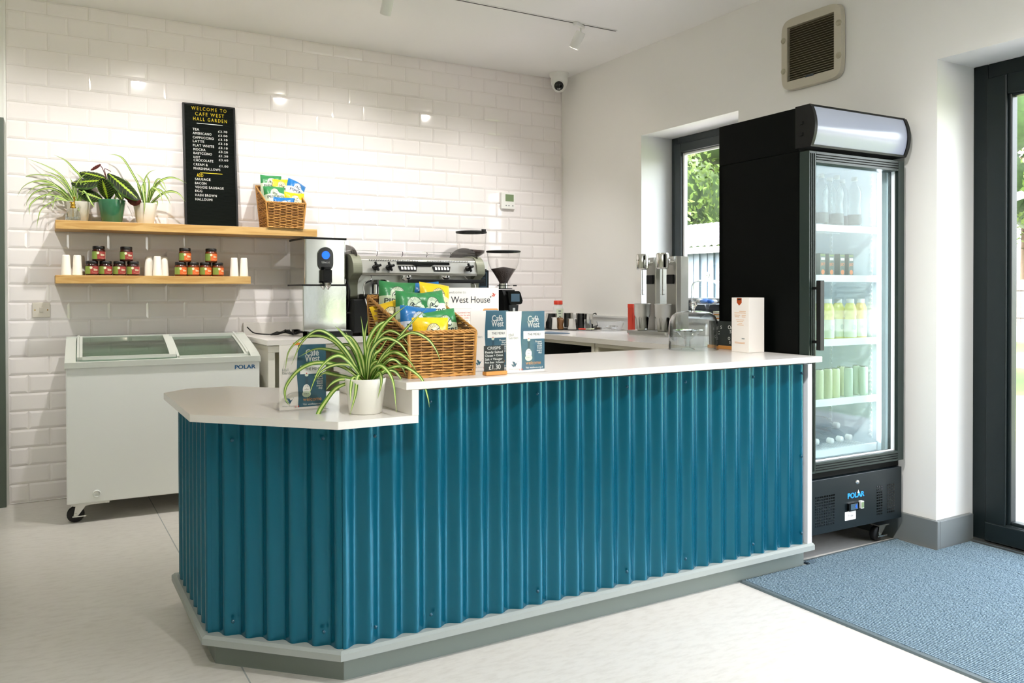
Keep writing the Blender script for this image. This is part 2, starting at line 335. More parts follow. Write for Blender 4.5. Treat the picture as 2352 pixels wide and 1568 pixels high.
# glazed door wall
mb = MB(); xd = 3.95; frame(mb, xd, xd+.08, DY0, DY1, .0, DZ, .07, 'anthracite_door'); struct(mb, 'trim_4', bevel=.005)
dw = (DY1-DY0-.14)/5
for i in range(5):
    ya = DY1-.07-dw*(i+1); yb_ = ya+dw; mb = MB(); frame(mb, xd-.02, xd+.05, ya+.004, yb_-.004, .02, DZ-.07, .095, 'anthracite_door')
    frame(mb, xd-.005, xd+.045, ya+.095, yb_-.095, .11, DZ-.155, .02, 'anthracite_door')
    mb.box(xd-.03, xd, ya+.004, yb_-.004, .02, .11, 'anthracite_door')
    w = struct(mb, 'door_%d' % (i+3 if i else 1), bevel=.006); MB().box(xd+.012, xd+.018, ya+.11, yb_-.11, .125, DZ-.17, 'pane').build('pane', w)
mb = MB(); mb.box(3.90, 4.06, DY0, DY1, 0, .015, 'steel_soft'); struct(mb, 'trim_5')
# grey skirting
mb = MB(); hb = .135
mb.box(XR-.022, XR, DY1-.022, YB, 0, hb, 'skirting'); mb.box(XR, 3.925, DY1-.022, DY1, 0, hb, 'skirting'); struct(mb, 'baseboard_right', bevel=.003)
mb = MB(); mb.box(XR-.022, XR, YF, DY0, 0, hb, 'skirting'); mb.box(XW, XW+.02, YF, YB, 0, hb, 'skirting'); struct(mb, 'baseboard_left')
# upstand ledge along the right wall
mb = MB(); mb.box(XR-.022, XR, WY1, YB-.01, .937, 1.03, 'paint_white'); mb.box(XR-.03, XR, WY1, YB-.01, 1.02, 1.034, 'paint_white'); struct(mb, 'trim_6')

# ------------------------------------------------------------------ entrance mat
t = thing('entrance_mat', 'grey-blue ribbed entrance mat on the floor by the glazed door', 'mat', (2.53, -1.0, 0))
mb = MB(); x = .028; mb.box(.025, 1.085, .0, 3.462, .0, .004, 'rib_gap'); mb.box(.425, 1.085, 3.462, 3.495, .0, .004, 'rib_gap')
while x < 1.082:
    x1 = x+.0092; y1 = 3.492 if x > .425 else 3.460
    for (a, b_) in ((0, y1),):
        v = []
        for yy in (a, b_): v += [(x, yy, .0035), (x+.0018, yy, .0085), (x+.0074, yy, .0085), (x1, yy, .0035)]
        mb.add(v, [(0, 1, 5, 4), (1, 2, 6, 5), (2, 3, 7, 6), (3, 2, 1, 0), (4, 5, 6, 7)], 'ribbed')
    x += .0123
mb.box(1.085, 1.37, 0, 3.295, 0, .004, 'rib_gap'); x = 1.09
while x < 1.36:
    v = []
    for yy in (0, 3.29): v += [(x, yy, .0035), (x+.0018, yy, .0085), (x+.0074, yy, .0085), (x+.0092, yy, .0035)]
    mb.add(v, [(0, 1, 5, 4), (1, 2, 6, 5), (2, 3, 7, 6), (3, 2, 1, 0), (4, 5, 6, 7)], 'ribbed'); x += .0123
mb.build('ribbed_pile', t)
mb = MB(); mb.prism([(0, 0), (.006, .007), (.022, .008), (.028, 0)], 0, 3.462, 'mat_edge', 'y'); mb.prism([(3.492, 0), (3.494, .008), (3.508, .007), (3.515, 0)], .425, 1.1, 'mat_edge', 'x'); mb.build('rubber_edge', t)

# ------------------------------------------------------------------ service counter
t = thing('service_counter', 'long service counter clad in teal corrugated sheet with grey plinth', 'counter', (1.9, 2.6, 0)); ox, oy = -1.9, -2.6
def corr(p0, p1, nrm, z0, z1, pitch, amp, phase, name, z1b=None, split=None):
    p0 = Vector(p0); p1 = Vector(p1); d = (p1-p0); L = d.length; d.normalize(); nrm = Vector(nrm); N = int(L/pitch*28); mb = MB(); v = []; fl = []
    for i in range(N+1):
        s_ = L*i/N; c = math.cos(2*PI*(s_/pitch)+phase)
        q = c*.9+.1*c**3
        p = p0+d*s_+nrm*(amp*(q-1)/2)
        zt = z1 if (split is None or s_ < split) else z1b
        v += [(p.x+ox, p.y+oy, z0), (p.x+ox, p.y+oy, zt)]
    for i in range(N): fl.append((2*i, 2*i+2, 2*i+3, 2*i+1))
    mb.add(v, fl, 'teal', True)
    return mb.build(name, t)
PIT = .0790; AMP = .020; YC = 2.435
corr((.812, YC), (2.905, YC), (0, -1), .105, .804, PIT, AMP, -2*PI*(1.215-.812)/PIT, 'cladding_panel', .897, .225)
corr((.470, 2.775), (.812, YC), (-.705, -.709), .105, .804, PIT, AMP, .9, 'cladding_panel')
corr((.470, 3.42), (.470, 2.775), (-1, 0), .105, .804, PIT, AMP, 1.2, 'cladding_panel')
def poly_off(p, o):    # grow an open convex outline outward
    return p
mb = MB(); mb.prism([(.826+ox, 2.472+oy), (2.93+ox, 2.472+oy), (2.93+ox, 3.05+oy), (1.03+ox, 3.05+oy), (.86+ox, 3.28+oy), (.66+ox, 3.42+oy), (.50+ox, 3.42+oy), (.50+ox, 2.798+oy)], .0, .088, 'plinth_grey'); mb.build('plinth', t, bevel=.001)
mb = MB(); mb.prism([(.826+ox, 2.462+oy), (2.93+ox, 2.462+oy), (2.93+ox, 3.04+oy), (1.04+ox, 3.04+oy), (.86+ox, 3.26+oy), (.66+ox, 3.4+oy), (.497+ox, 3.4+oy), (.497+ox, 2.79+oy)], .11, .80, 'cream_board')
mb.box(1.05+ox, 2.905+ox, 2.462+oy, 3.04+oy, .80, .895, 'cream_board'); mb.build('carcass', t)
# chamfered kick trim following the three faces
mb = MB()
outer = [(.452, 3.44), (.452, 2.761), (.798, 2.416), (2.935, 2.416)]; inner = [(.497, 3.44), (.497, 2.79), (.826, 2.462), (2.935, 2.462)]
mid = [(.464, 3.44), (.464, 2.766), (.803, 2.428), (2.935, 2.428)]
def P3(p, z): return (p[0]+ox, p[1]+oy, z)
v = []
for i in range(4): v += [P3(inner[i], .085), P3(outer[i], .085), P3(outer[i], .106), P3(mid[i], .113), P3(inner[i], .113)]
f = []
for i in range(3):
    for k in range(5): f.append((i*5+k, i*5+(k+1) % 5, (i+1)*5+(k+1) % 5, (i+1)*5+k))
f += [(0, 1, 2, 3, 4), (15, 16, 17, 18, 19)]
mb.add(v, f, 'trim_grey'); mb.build('kick_trim', t)
MB().box(2.903+ox, 2.930+ox, 2.428+oy, 3.04+oy, .113, .897, 'white_edge').build('end_panel', t, bevel=.001)
def screw(x, y, z, nx, ny):
    mb = MB(); mb.lathe([(.0065, 0), (.0065, .002), (.0045, .003), (.0035, .0055), (.0001, .006)], 'screw_teal', seg=10)
    o = mb.build('screw', t, loc=(x+ox, y+oy, z)); o.rotation_euler = Vector((nx, ny, 0)).to_track_quat('Z', 'Y').to_euler(); return o
for i, (x, z) in enumerate([(.915, .765), (.915, .165), (1.105, .86), (1.105, .165), (1.515, .86), (1.515, .165), (1.91, .86), (1.91, .165), (2.20, .86), (2.20, .165), (2.57, .86), (2.57, .165), (2.865, .86), (2.865, .165), (2.865, .50)]): screw(x, YC-.006, z, 0, -1)
for s_, z in ((.10, .745), (.42, .765), (.10, .165), (.42, .165)):
    p = Vector((.470, 2.775)).lerp(Vector((.812, YC)), s_/.483); screw(p.x-.004, p.y-.004, z, -.705, -.709)
# stone worktop of the counter
t = thing('counter_worktop', 'white stone worktop of the teal counter, stepped down to a low angled end', 'worktop', (1.9, 2.7, .8)); ox, oy, oz = -1.9, -2.7, -.8
lowp = [(1.040, 2.375), (1.040, 3.12), (.86, 3.12), (.86, 3.33), (.69, 3.50), (.52, 3.50), (.422, 3.40), (.420, 2.765), (.778, 2.375)]
mb = MB(); mb.prism([(x+ox, y+oy) for x, y in lowp][::-1], .804+oz, .828+oz, 'stone'); mb.build('lower_slab', t, bevel=.002)
MB().box(1.018+ox, 1.0405+ox, 2.3755+oy, 3.09+oy, .8285+oz, .9085+oz, 'stone').build('riser_panel', t)
MB().box(.998+ox, 2.931+ox, 2.375+oy, 3.10+oy, .909+oz, .933+oz, 'stone').build('upper_slab', t, bevel=.002)

# ------------------------------------------------------------------ back worktop and base cabinets
t = thing('kitchen_worktop', 'white L-shaped worktop along the tiled wall and right wall', 'worktop', (2.4, 5.2, .9))
mb = MB(); mb.prism([(x-2.4, y-5.2) for x, y in ((1.15, 4.79), (1.15, YB-.009), (XR-.024, YB-.009), (XR-.024, 3.10), (2.87, 3.10), (2.87, 4.79))][::-1], .005, .035, 'stone'); mb.build('slab', t, bevel=.002)
MB().box(1.16-2.4, XR-.03-2.4, YB-.025-5.2, YB-.009-5.2, .035, .115, 'stone').build('upstand', t, bevel=.002)
def cabinet(x0, x1, y0, y1, face, label, drawers=False, shelf=True, dark=False):     # open-fronted carcass, face 'y' opens towards -y, 'x' towards -x
    t = thing('base_cabinet', label, 'cabinet', (x0, y0, 0), 0, 'open base cabinets under the kitchen worktop'); w, d = x1-x0, y1-y0
    mb = MB(); mb.box(0, .02, 0, d, .1, .9, 'cream_board') if face == 'y' else mb.box(0, w, 0, .02, .1, .9, 'cream_board')
    mb.box(w-.02, w, 0, d, .1, .9, 'cream_board') if face == 'y' else mb.box(0, w, d-.02, d, .1, .9, 'cream_board')
    mb.box(.02, w-.02, d-.015, d-.002, .1, .9, 'cabinet_inside') if face == 'y' else mb.box(w-.015, w-.002, .02, d-.02, .1, .9, 'cabinet_inside')
    mb.box(.0, w, .0, d, .1, .118, 'cabinet_inside'); mb.box(0, w, 0, d, .03, .1, 'plinth_grey'); mb.box(.05, w-.05, .05, d-.05, 0, .03, 'plinth_grey')
    if dark: mb.box(.03, w-.016, .0205, .024, .12, .89, 'slate'); mb.box(.03, w-.016, d-.024, d-.0205, .12, .89, 'slate'); mb.box(w-.019, w-.0155, .024, d-.024, .12, .89, 'slate')  # dark sheets lining the carcass stand in for the shade inside
    mb.build('carcass', t)
    mb = MB()
    if face == 'y': mb.box(0, w, -.018, 0, .862, .9, 'cream_board'); mb.box(0, .04, -.018, 0, .1, .862, 'cream_board'); mb.box(w-.04, w, -.018, 0, .1, .862, 'cream_board')
    else: mb.box(-.018, 0, 0, d, .880, .9, 'cream_board'); mb.box(-.018, 0, 0, .03, .1, .880, 'cream_board'); mb.box(-.018, 0, d-.03, d, .1, .880, 'cream_board')
    mb.build('face_frame', t, bevel=.002)
    if shelf:
        (MB().box(.02, w-.02, .03, d-.02, .5, .518, 'cabinet_inside') if face == 'y' else MB().box(.03, w-.02, .02, d-.02, .5, .518, 'cabinet_inside')).build('shelf', t)
    if drawers:
        MB().box(.045, w-.045, -.03, -.012, .55, .74, 'cream_board').build('drawer_front', t, bevel=.002)
    return t
cabinet(1.16, 1.76, 4.83, YB-.02, 'y', 'open white base cabinet at the left end of the worktop beside the freezer')
cabinet(1.765, 2.36, 4.83, YB-.02, 'y', 'base cabinet with a cream drawer front, under the espresso machine', drawers=True)
cabinet(2.93, XR-.03, 4.02, 4.75, 'x', 'base cabinet under the right worktop holding a black bag', dark=True)
cabinet(2.93, XR-.03, 3.12, 4.01, 'x', 'base cabinet under the right worktop next to the tall fridge', shelf=False)
mb = MB(); mb.sphere((0, 0, .13), .13, 'bag_black', 1.3, 1.9, 1.0); mb.sphere((0, .06, .24), .07, 'bag_black', 1.3, 1.6, .9); mb.sphere((-.05, -.12, .23), .06, 'bag_black', 1.2, 1.5, .9)
tag(mb.build('bin_bag', loc=(3.18, 4.38, .525)), 'black bag stuffed inside the cabinet under the right worktop', 'bag')
# front skin panel left side of the back run is the cabinet side; black dishwasher corner hinge at the worktop's inner corner
t = thing('dishwasher', 'black-fronted undercounter machine at the inner corner of the worktop', 'dishwasher', (2.37, 4.86, 0))
MB().box(0, .5, .0, .55, .02, .895, 'black').build('body', t, bevel=.004); MB().box(-.0, .5, -.03, -.001, .1, .88, 'black_gloss').build('door', t, bevel=.004); MB().tube([(.05, -.03, .8), (.05, -.06, .8), (.45, -.06, .8), (.45, -.03, .8)], .008, 'steel').build('door_handle', t)
mb = MB(); mb.prism(rrect(0, .15, 0, .24, .03), 0, .004, 'blue_mat'); tag(mb.build('cutting_mat', loc=(2.90, 4.46, .9355)), 'blue-grey flat mat lying at the inner edge of the right worktop', 'mat')

# ------------------------------------------------------------------ chest freezer
t = thing('chest_freezer', 'white glass-topped chest freezer on castors against the tiled wall', 'freezer', (.13, 4.85, 0), math.radians(-2.6))
FW, FD = .980, .575
mb = MB()
mb.prism([(0, .105), (FD-.0, .105), (FD, .945), (FD-.04, .945), (.035, .832), (0, .825)], 0, .03, 'freezer_white', 'x')
mb.prism([(0, .105), (FD-.0, .105), (FD, .945), (FD-.04, .945), (.035, .832), (0, .825)], FW-.03, FW, 'freezer_white', 'x')
mb.box(0, FW, -.001, .03, .104, .826, 'freezer_white'); mb.box(.03, FW-.03, FD-.03, FD, .105, .93, 'freezer_white'); mb.box(0.03, FW-.03, .03, FD-.03, .105, .14, 'freezer_white')
mb.build('cabinet', t, bevel=.006)
mb = MB(); mb.box(.03, FW-.03, .0305, .036, .2, .80, 'freezer_inner'); mb.box(.03, FW-.03, FD-.036, FD-.0305, .2, .9, 'freezer_inner'); mb.box(.0305, .036, .036, FD-.036, .2, .82, 'freezer_inner'); mb.box(FW-.036, FW-.0305, .036, FD-.036, .2, .82, 'freezer_inner'); mb.box(.03, FW-.03, .03, FD-.03, .35, .36, 'freezer_inner'); mb.build('liner', t)
mb = MB()                                  # sloping lid surround
def slope(y): return .838+(.952-.838)*(y/FD)**.75
ys = [FD*i/10 for i in range(11)]
mb.box(-.006, FW+.006, -.012, .05, .818, .848, 'freezer_grey'); mb.box(-.006, FW+.006, FD-.06, FD+.006, .925, .957, 'freezer_grey')
for xa, xb in ((-.006, .045), (FW-.045, FW+.006)):
    mb.prism([(y, slope(y)+.006) for y in ys]+[(y, slope(y)-.03) for y in ys[::-1]], xa, xb, 'freezer_grey', 'x')
for xa in (.05, FW-.062): mb.prism([(y, slope(y)+.012) for y in ys[1:]]+[(y, slope(y)-.01) for y in ys[::-1][:-1]], xa, xa+.012, 'freezer_grey', 'x')
mb.build('lid_surround', t)
def lid(x0, x1, h, nm):
    yy = [.045+(FD-.1)*i/12 for i in range(13)]
    g = MB(); g.grid(lambda u, v: (x0+(x1-x0)*u, .045+(FD-.1)*v, slope(.045+(FD-.1)*v)+h), 2, 12, 'freezer_glass')
    l = MB()
    for xa in (x0-.012, x1): l.prism([(y, slope(y)+h+.006) for y in yy]+[(y, slope(y)+h-.008) for y in yy[::-1]], xa, xa+(.034 if xa == x1 and x1 < .6 else .014), 'freezer_grey', 'x')
    l.box(x0, x1, .034, .052, slope(.04)+h-.008, slope(.04)+h+.01, 'freezer_grey')
    o = l.build('sliding_lid', t); g.build('glass', o)
lid(.075, .505, .010, 'a'); lid(.555, FW-.075, -.002, 'b')
mb = MB()
for x0, x1 in ((.06, .30), (.31, .55), (.56, .74), (.75, .93)):
    for z in (.5, .58, .66, .735): mb.tube([(x0, .06, z), (x1, .06, z), (x1, FD-.07, z), (x0, FD-.07, z), (x0, .06, z)], .003, 'white_plastic', 5)
    for k in range(9):
        x = x0+(x1-x0)*k/8; mb.tube([(x, .06, .735), (x, .06, .5), (x, FD-.07, .5), (x, FD-.07, .735)], .002, 'white_plastic', 4)
mb.build('wire_baskets', t)
mb = MB(); mb.lathe([(.0, 0), (.020, 0), (.020, -.010), (.016, -.014), (.0155, -.009), (0.0001, -.009)], 'freezer_white', (.14, -.001, .15), axis='y', seg=24); mb.build('drain_cap', t)
def polar(mb, x, z, h, m, y, w=None):      # the letters POLAR
    return mb.text('POLAR', x, z, h, m, w=w, y=y, bold=.035)
polar(MB(), FW-.135, .777, .022, 'polar_blue', -.0012, .112).build('lettering', t)
def caster(x, y, parent, r=.042, gloss='rubber'):
    mb = MB(); mb.lathe([(.010, -.014), (r-.004, -.014), (r, -.009), (r, .009), (r-.004, .014), (.010, .014)], gloss, (x-.02, y, r), axis='y', seg=22)
    o = mb.build('caster', parent)
    m2 = MB(); m2.box(x-.03, x+.045, y-.025, y+.025, 2*r+.002, 2*r+.008, 'steel'); 
    for s_ in (-1, 1): m2.prism([(x-.03, r-.008), (x-.01, r-.008), (x+.03, 2*r+.003), (x-.02, 2*r+.003)], y+s_*.018-.0015, y+s_*.018+.0015, 'steel', 'y')
    m2.cyl((x-.02, y-.022, r), .008, .044, 'steel', 'y', 12); m2.box(x-.035, x+.03, y-.026, y-.021, r-.012, r-.006, 'steel'); m2.build('fork', o)
for x, y in ((.06, .05), (FW-.06, .05), (.06, FD-.06), (FW-.06, FD-.06)): caster(x, y, t)
MB().box(.02, .2, .01, .09, .093, .1045, 'steel').build('castor_rail', t)

# ------------------------------------------------------------------ display fridge
FXL, FYF = 2.946, 2.486
t = thing('display_fridge', 'tall black glass-door drinks fridge standing against the right wall', 'fridge', (FXL, FYF, 0), math.radians(-1.2))
w_, d_ = .652, .535
mb = MB()
mb.box(0, .026, .03, d_, .37, 1.84, 'fridge_black'); mb.box(w_-.026, w_, .03, d_, .37, 1.84, 'fridge_black'); mb.box(0, w_, d_-.03, d_, .37, 1.84, 'fridge_black')
mb.box(0, w_, .03, d_, 1.84, 2.035, 'fridge_black'); mb.box(0, w_, .03, d_, .125, .37, 'fridge_black'); mb.build('cabinet', t, bevel=.003)
mb = MB()
mb.box(.0262, .034, .034, d_-.03, .37, 1.84, 'fridge_inner'); mb.box(w_-.034, w_-.0262, .034, d_-.03, .37, 1.84, 'fridge_inner'); mb.box(.034, w_-.034, d_-.038, d_-.0302, .37, 1.84, 'fridge_inner')
mb.box(.034, w_-.034, .034, d_-.04, 1.825, 1.84, 'fridge_inner'); mb.box(.034, w_-.034, .034, d_-.04, .37, .43, 'fridge_inner'); mb.build('liner', t)
mb = MB()
for y in (.12, .36):
    mb = MB(); mb.box(w_-.036, w_-.034, y, y+.014, .49, 1.80, 'shelf_white')
    for k in range(58): mb.box(w_-.042, w_-.036, y, y+.014, .50+k*.0225, .508+k*.0225, 'shelf_white')
    mb.build('shelf_pilaster', t)
MB().box(w_-.078, w_-.062, .050, .062, .49, 1.785, 'led').build('led_strip', t)
MB().box(w_-.062, w_-.034, .048, .068, .44, 1.82, 'fridge_inner').build('led_housing', t)
for z in (1.515, 1.280, .980, .700, .465):
    mb = MB()
    for k in range(26): mb.box(.04+k*.0215, .046+k*.0215, .09, d_-.05, z-.004, z, 'shelf_white')
    mb.box(.04, w_-.05, .074, .09, z-.022, z+.010, 'shelf_white'); mb.box(.04, w_-.05, d_-.055, d_-.05, z-.006, z, 'shelf_white'); mb.box(.04, w_-.05, .3, .306, z-.008, z-.004, 'shelf_white')
    mb.build('shelf', t)
# door
mb = MB()
mb.box(0, .044, -.028, .026, .405, 1.835, 'fridge_frame'); mb.box(w_-.044, w_, -.028, .026, .405, 1.835, 'fridge_frame'); mb.box(.044, w_-.044, -.028, .026, .405, .452, 'fridge_frame'); mb.box(.044, w_-.044, -.028, .026, 1.785, 1.835, 'fridge_frame')
for k in range(3):
    o_ = .008+k*.011; mb.box(o_, o_+.004, -.0305, -.028, .415, 1.825, 'fridge_black'); mb.box(.044, w_-.044, -.0305, -.028, .415+k*.011, .419+k*.011, 'fridge_black'); mb.box(.044, w_-.044, -.0305, -.028, 1.797+k*.011, 1.801+k*.011, 'fridge_black')
dd = mb.build('door', t, bevel=.002)
MB().box(.044, w_-.044, .004, .010, .452, 1.785, 'fridge_glass').build('glass', dd)
mb = MB(); mb.box(.046, .050, -.012, .004, .452, 1.785, 'shelf_white'); mb.box(w_-.052, w_-.046, -.012, .004, .452, 1.785, 'shelf_white'); mb.box(.046, w_-.046, -.010, .002, .452, .456, 'shelf_white'); mb.build('glazing_seal', dd)
mb = MB(); mb.prism(rrect(.018, .042, .955, 1.262, .003), -.075, -.052, 'black', 'y'); mb.box(.024, .036, -.055, -.028, .985, .997, 'black'); mb.box(.024, .036, -.055, -.028, 1.222, 1.234, 'black'); mb.build('handle', dd)
# lightbox canopy with bowed front
def bow(z): return -.030-.024*(1-(2*min(1, max(0, (z-1.855)/.18))-1)**2)
zs = [1.855+.18*i/14 for i in range(15)]
mb = MB()
for xa, xb in ((-.001, .016), (w_-.016, w_+.004)): mb.prism([(bow(z)-.006, z) for z in zs]+[(.05, 2.037), (.05, 1.853)], xa, xb, 'black', 'x')
mb.prism([(bow(2.035), 2.040), (.05, 2.040), (.05, 2.030), (bow(2.03)+.0, 2.030)][::-1], 0, w_, 'black', 'x'); mb.prism([(bow(1.855)-.006, 1.852), (.05, 1.852), (.05, 1.862), (bow(1.862)-.004, 1.862)], 0, w_, 'black', 'x')
cn = mb.build('canopy', t)
mb = MB(); mb.grid(lambda u, v: (.016+(w_-.032)*u, bow(1.860+.172*v), 1.860+.172*v), 1, 14, 'canopy_panel'); mb.build('light_panel', cn)
for z in (1.955, 1.905): MB().box(-.005, -.001, .004, .022, z, z+.014, 'black').build('button', cn)
# lower grille
mb = MB(); mb.box(0, w_, -.018, .029, .125, .370, 'panel_navy'); gp = mb.build('grille_panel', t, bevel=.002)
mb = MB()
for i in range(9):
    for j in range(11): mb.box(.052+i*.0148, .061+i*.0148, -.0195, -.0181, .160+j*.0128, .1675+j*.0128, 'black_gloss')
mb.build('ventilation_slots', gp)
for rr_ in (range(3), range(5, 9)):
    mb = MB()
    for i in rr_:
        for j in range(11): mb.box(.470+i*.0148, .479+i*.0148, -.0195, -.0181, .160+j*.0128, .1675+j*.0128, 'black_gloss')
    mb.build('ventilation_slots', gp)
polar(MB(), .268, .262, .024, 'polar_bright', -.0187, .112).build('lettering', gp)
mb = MB(); mb.prism([(.334, .280), (.346, .280), (.340, .296)], -.0189, -.0182, 'white_letter', 'y'); mb.build('emblem', gp)
mb = MB(); mb.prism(rrect(.262, .332, .206, .242, .003), -.030, -.018, 'black_gloss', 'y'); th = mb.build('thermostat', t)
mb = MB(); mb.box(.274, .322, -.0306, -.0300, .211, .238, 'screen_dark'); mb.text('4', .310, .217, .016, 'screen_blue', y=-.0309, align='C', bold=.03); mb.build('display', th)
mb = MB(); mb.prism(rrect(.342, .362, .210, .244, .002), -.032, -.018, 'white_plastic', 'y'); mb.box(.345, .359, -.034, -.032, .214, .240, 'lcd_green'); mb.build('rocker_switch', t)
mb = MB(); mb.prism(rrect(.248, .322, .163, .203, .003), -.0192, -.0182, 'paper', 'y'); mb.text('Fridge', .270, .178, .010, 'print_dark', y=-.0195); mb.lathe([(.0062, 0), (.0072, 0)], 'print_grey', (.259, -.0194, .182), axis='y', cap=False); mb.text('2', .259, .1785, .008, 'print_grey', y=-.0195, align='C'); mb.build('sticker', t)
mb = MB(); mb.lathe([(.0001, -.024), (.008, -.024), (.010, -.018)], 'chrome', (.332, 0, .332), axis='y', cap=False); mb.build('lock', t)
MB().box(0, w_, .002, .0295, .372, .402, 'fridge_black').build('sill', t)
for x, y in ((.05, .16), (w_-.05, .07), (.08, d_-.07), (w_-.05, d_-.07)): caster(x, y, t, .036)
# bottles, cartons and cans inside
def bottle_water(x, y, z, lab, first=[None]):
    if first[0] is None:
        t = thing('water_bottle', lab, 'bottle', (x, y, z), 0, 'clear water bottles on the top fridge shelf'); mb = MB()
        mb.lathe([(.0001, .002), (.028, 0), (.032, .006), (.032, .07), (.0305, .095), (.027, .115), (.0305, .14), (.0325, .16), (.030, .185), (.016, .212), (.012, .222), (.012, .232)], 'bottle_clear', seg=20); mb.build('body', t)
        MB().lathe([(.014, .232), (.014, .250), (.0001, .251)], 'white_plastic', seg=16).build('cap', t)
        MB().lathe([(.0325, .022), (.0325, .068)], 'label_dark', cap=False, seg=20).build('label', t); first[0] = t; return t
    return dup(first[0], (x, y, z), 0, lab)
L5 = ['clear water bottle at the left of the top fridge shelf', 'second clear bottle from the left on the top fridge shelf', 'middle clear bottle of five on the top fridge shelf', 'second clear bottle from the right on the top fridge shelf', 'clear bottle at the far right of the top fridge shelf']
for (x, y), l in zip([at(1886, 2.60)[:2], at(1905, 2.66)[:2], at(1921, 2.60)[:2], at(1934, 2.68)[:2], at(1962, 2.60)[:2]], L5): bottle_water(x, y, 1.516, l)
ct = None
for i, (x, y, l) in enumerate([(*at(1883, 2.60)[:2], 'leftmost green and orange juice carton on the second fridge shelf'), (*at(1903, 2.61)[:2], 'juice carton second from the left on the second fridge shelf'), (*at(1928, 2.605)[:2], 'green and orange juice carton second from the right on the second shelf'), (*at(1948, 2.605)[:2], 'rightmost green and orange juice carton on the second fridge shelf')]):
    if ct is None:
        ct = thing('juice_carton', l, 'carton', (x, y, 1.281), 0, 'juice cartons on the second fridge shelf'); MB().box(-.018, .018, -.017, .017, 0, .112, 'carton_green').build('box', ct, bevel=.002)
        mb = MB(); mb.lathe([(.0001, -.0176), (.012, -.0176)], 'carton_orange', (0, 0, .024), axis='y', cap=False, seg=18); mb.text('JUICY', 0, .055, .013, 'carton_orange', w=.030, align='C', y=-.0178, bold=.03); mb.box(-.013, .013, -.0177, -.0174, .080, .092, 'paper'); mb.box(-.016, .016, -.0177, -.0174, .100, .106, 'label_green'); mb.build('print', ct)
    else: dup(ct, (x, y, 1.281), 0, l)
lb = None
for i, (x, y, l, mt) in enumerate([(*at(1879, 2.60)[:2], 'leftmost cloudy lemonade bottle on the third fridge shelf', 'lemon'), (*at(1902, 2.61)[:2], 'yellow lemonade bottle second from the left on the third fridge shelf', 'lemon'), (*at(1925, 2.66)[:2], 'yellow lemonade bottle in the middle of the third fridge shelf', 'lemon'), (*at(1953, 2.60)[:2], 'yellow lemonade bottle second from the right on the third shelf', 'lemon'), (*at(1977, 2.62)[:2], 'peach-coloured drink bottle at the right of the third fridge shelf', 'peach')]):
    tt = thing('lemonade_bottle', l, 'bottle', (x, y, .981), 0, 'cloudy drinks on the third fridge shelf')
    MB().lathe([(.0001, .002), (.025, 0), (.028, .006), (.028, .10), (.0265, .11), (.029, .122), (.028, .150), (.021, .170), (.016, .178)], mt, seg=20).build('body', tt)
    MB().lathe([(.018, .176), (.018, .196), (.0001, .197)], 'white_plastic', seg=18).build('cap', tt); MB().lathe([(.0287, .012), (.0287, .098)], 'bottle_label', cap=False, seg=20).build('label', tt)
    mb = MB(); mb.lathe([(.0001, -.0295), (.013, -.0295)], 'can_green', (-.006, 0, .06), axis='y', cap=False, seg=14); mb.build('print', tt)
c0 = None
for i, (x, y) in enumerate([at(q, yy)[:2] for q, yy in ((1882, 2.60), (1902, 2.61), (1919, 2.605), (1933, 2.66), (1949, 2.60), (1968, 2.65), (1984, 2.605))]):
    l = ['first', 'second', 'third', 'fourth', 'fifth', 'sixth', 'seventh'][i]+' slim drink can from the left on the fourth fridge shelf'
    mt = 'can_lemon' if i < 4 else 'can_green'
    tt = thing('drink_can', l, 'can', (x, y, .701), 0, 'slim cans on the fourth fridge shelf')
    MB().lathe([(.0001, .001), (.017, 0), (.0205, .008), (.0205, .136), (.018, .143)], mt, seg=18, cap=False).build('body', tt); MB().lathe([(.018, .143), (.0185, .145), (.016, .142), (.0001, .142)], 'steel', seg=18, cap=False).build('lid', tt)
for i, (x, y, a) in enumerate([(3.12, 2.60, .04), (3.20, 2.62, -.02), (3.28, 2.60, .03), (3.36, 2.61, -.03), (3.44, 2.62, .02), (3.16, 2.64, .02), (3.40, 2.66, .0)]):
    up_ = i >= 5
    l = ['clear bottle lying at the left front of the lowest fridge shelf', 'second lying bottle from the left at the bottom of the fridge', 'clear bottle lying in the middle of the bottom fridge shelf', 'second lying bottle from the right at the bottom of the fridge', 'clear bottle lying at the right of the bottom fridge shelf', 'clear bottle lying on top of the left pair in the fridge bottom', 'clear bottle lying on top of the right pair in the fridge bottom'][i]
    tt = thing('lying_bottle', l, 'bottle', (x, y, .499 if not up_ else .555), a, 'bottles lying in the fridge bottom')
    mb = MB(); mb.lathe([(.0001, .26), (.030, .26), (.032, .25), (.032, .08), (.014, .04), (.013, .025)], 'bottle_clear', axis='y', seg=18); mb.build('body', tt); MB().lathe([(.0001, 0), (.0145, 0), (.0145, .024)], 'white_plastic', axis='y', seg=14, cap=False).build('cap', tt)

# ------------------------------------------------------------------ shelves and what stands on them
SY0 = 5.225
def shelf_board(x0, x1, z0, z1, lab):
    o = MB().box(0, x1-x0, 0, YB-.008-SY0, 0, z1-z0, 'oak').build('floating_shelf', loc=(x0, SY0, z0), bevel=.002); tag(o, lab, 'shelf', 'oak floating shelves')
shelf_board(.094, 1.578, 1.571, 1.620, 'upper and longer oak floating shelf holding plants and the menu board')
shelf_board(.092, 1.156, 1.265, 1.3115, 'lower and shorter oak floating shelf holding jars and white cups')
ZU, ZL = 1.6205, 1.312
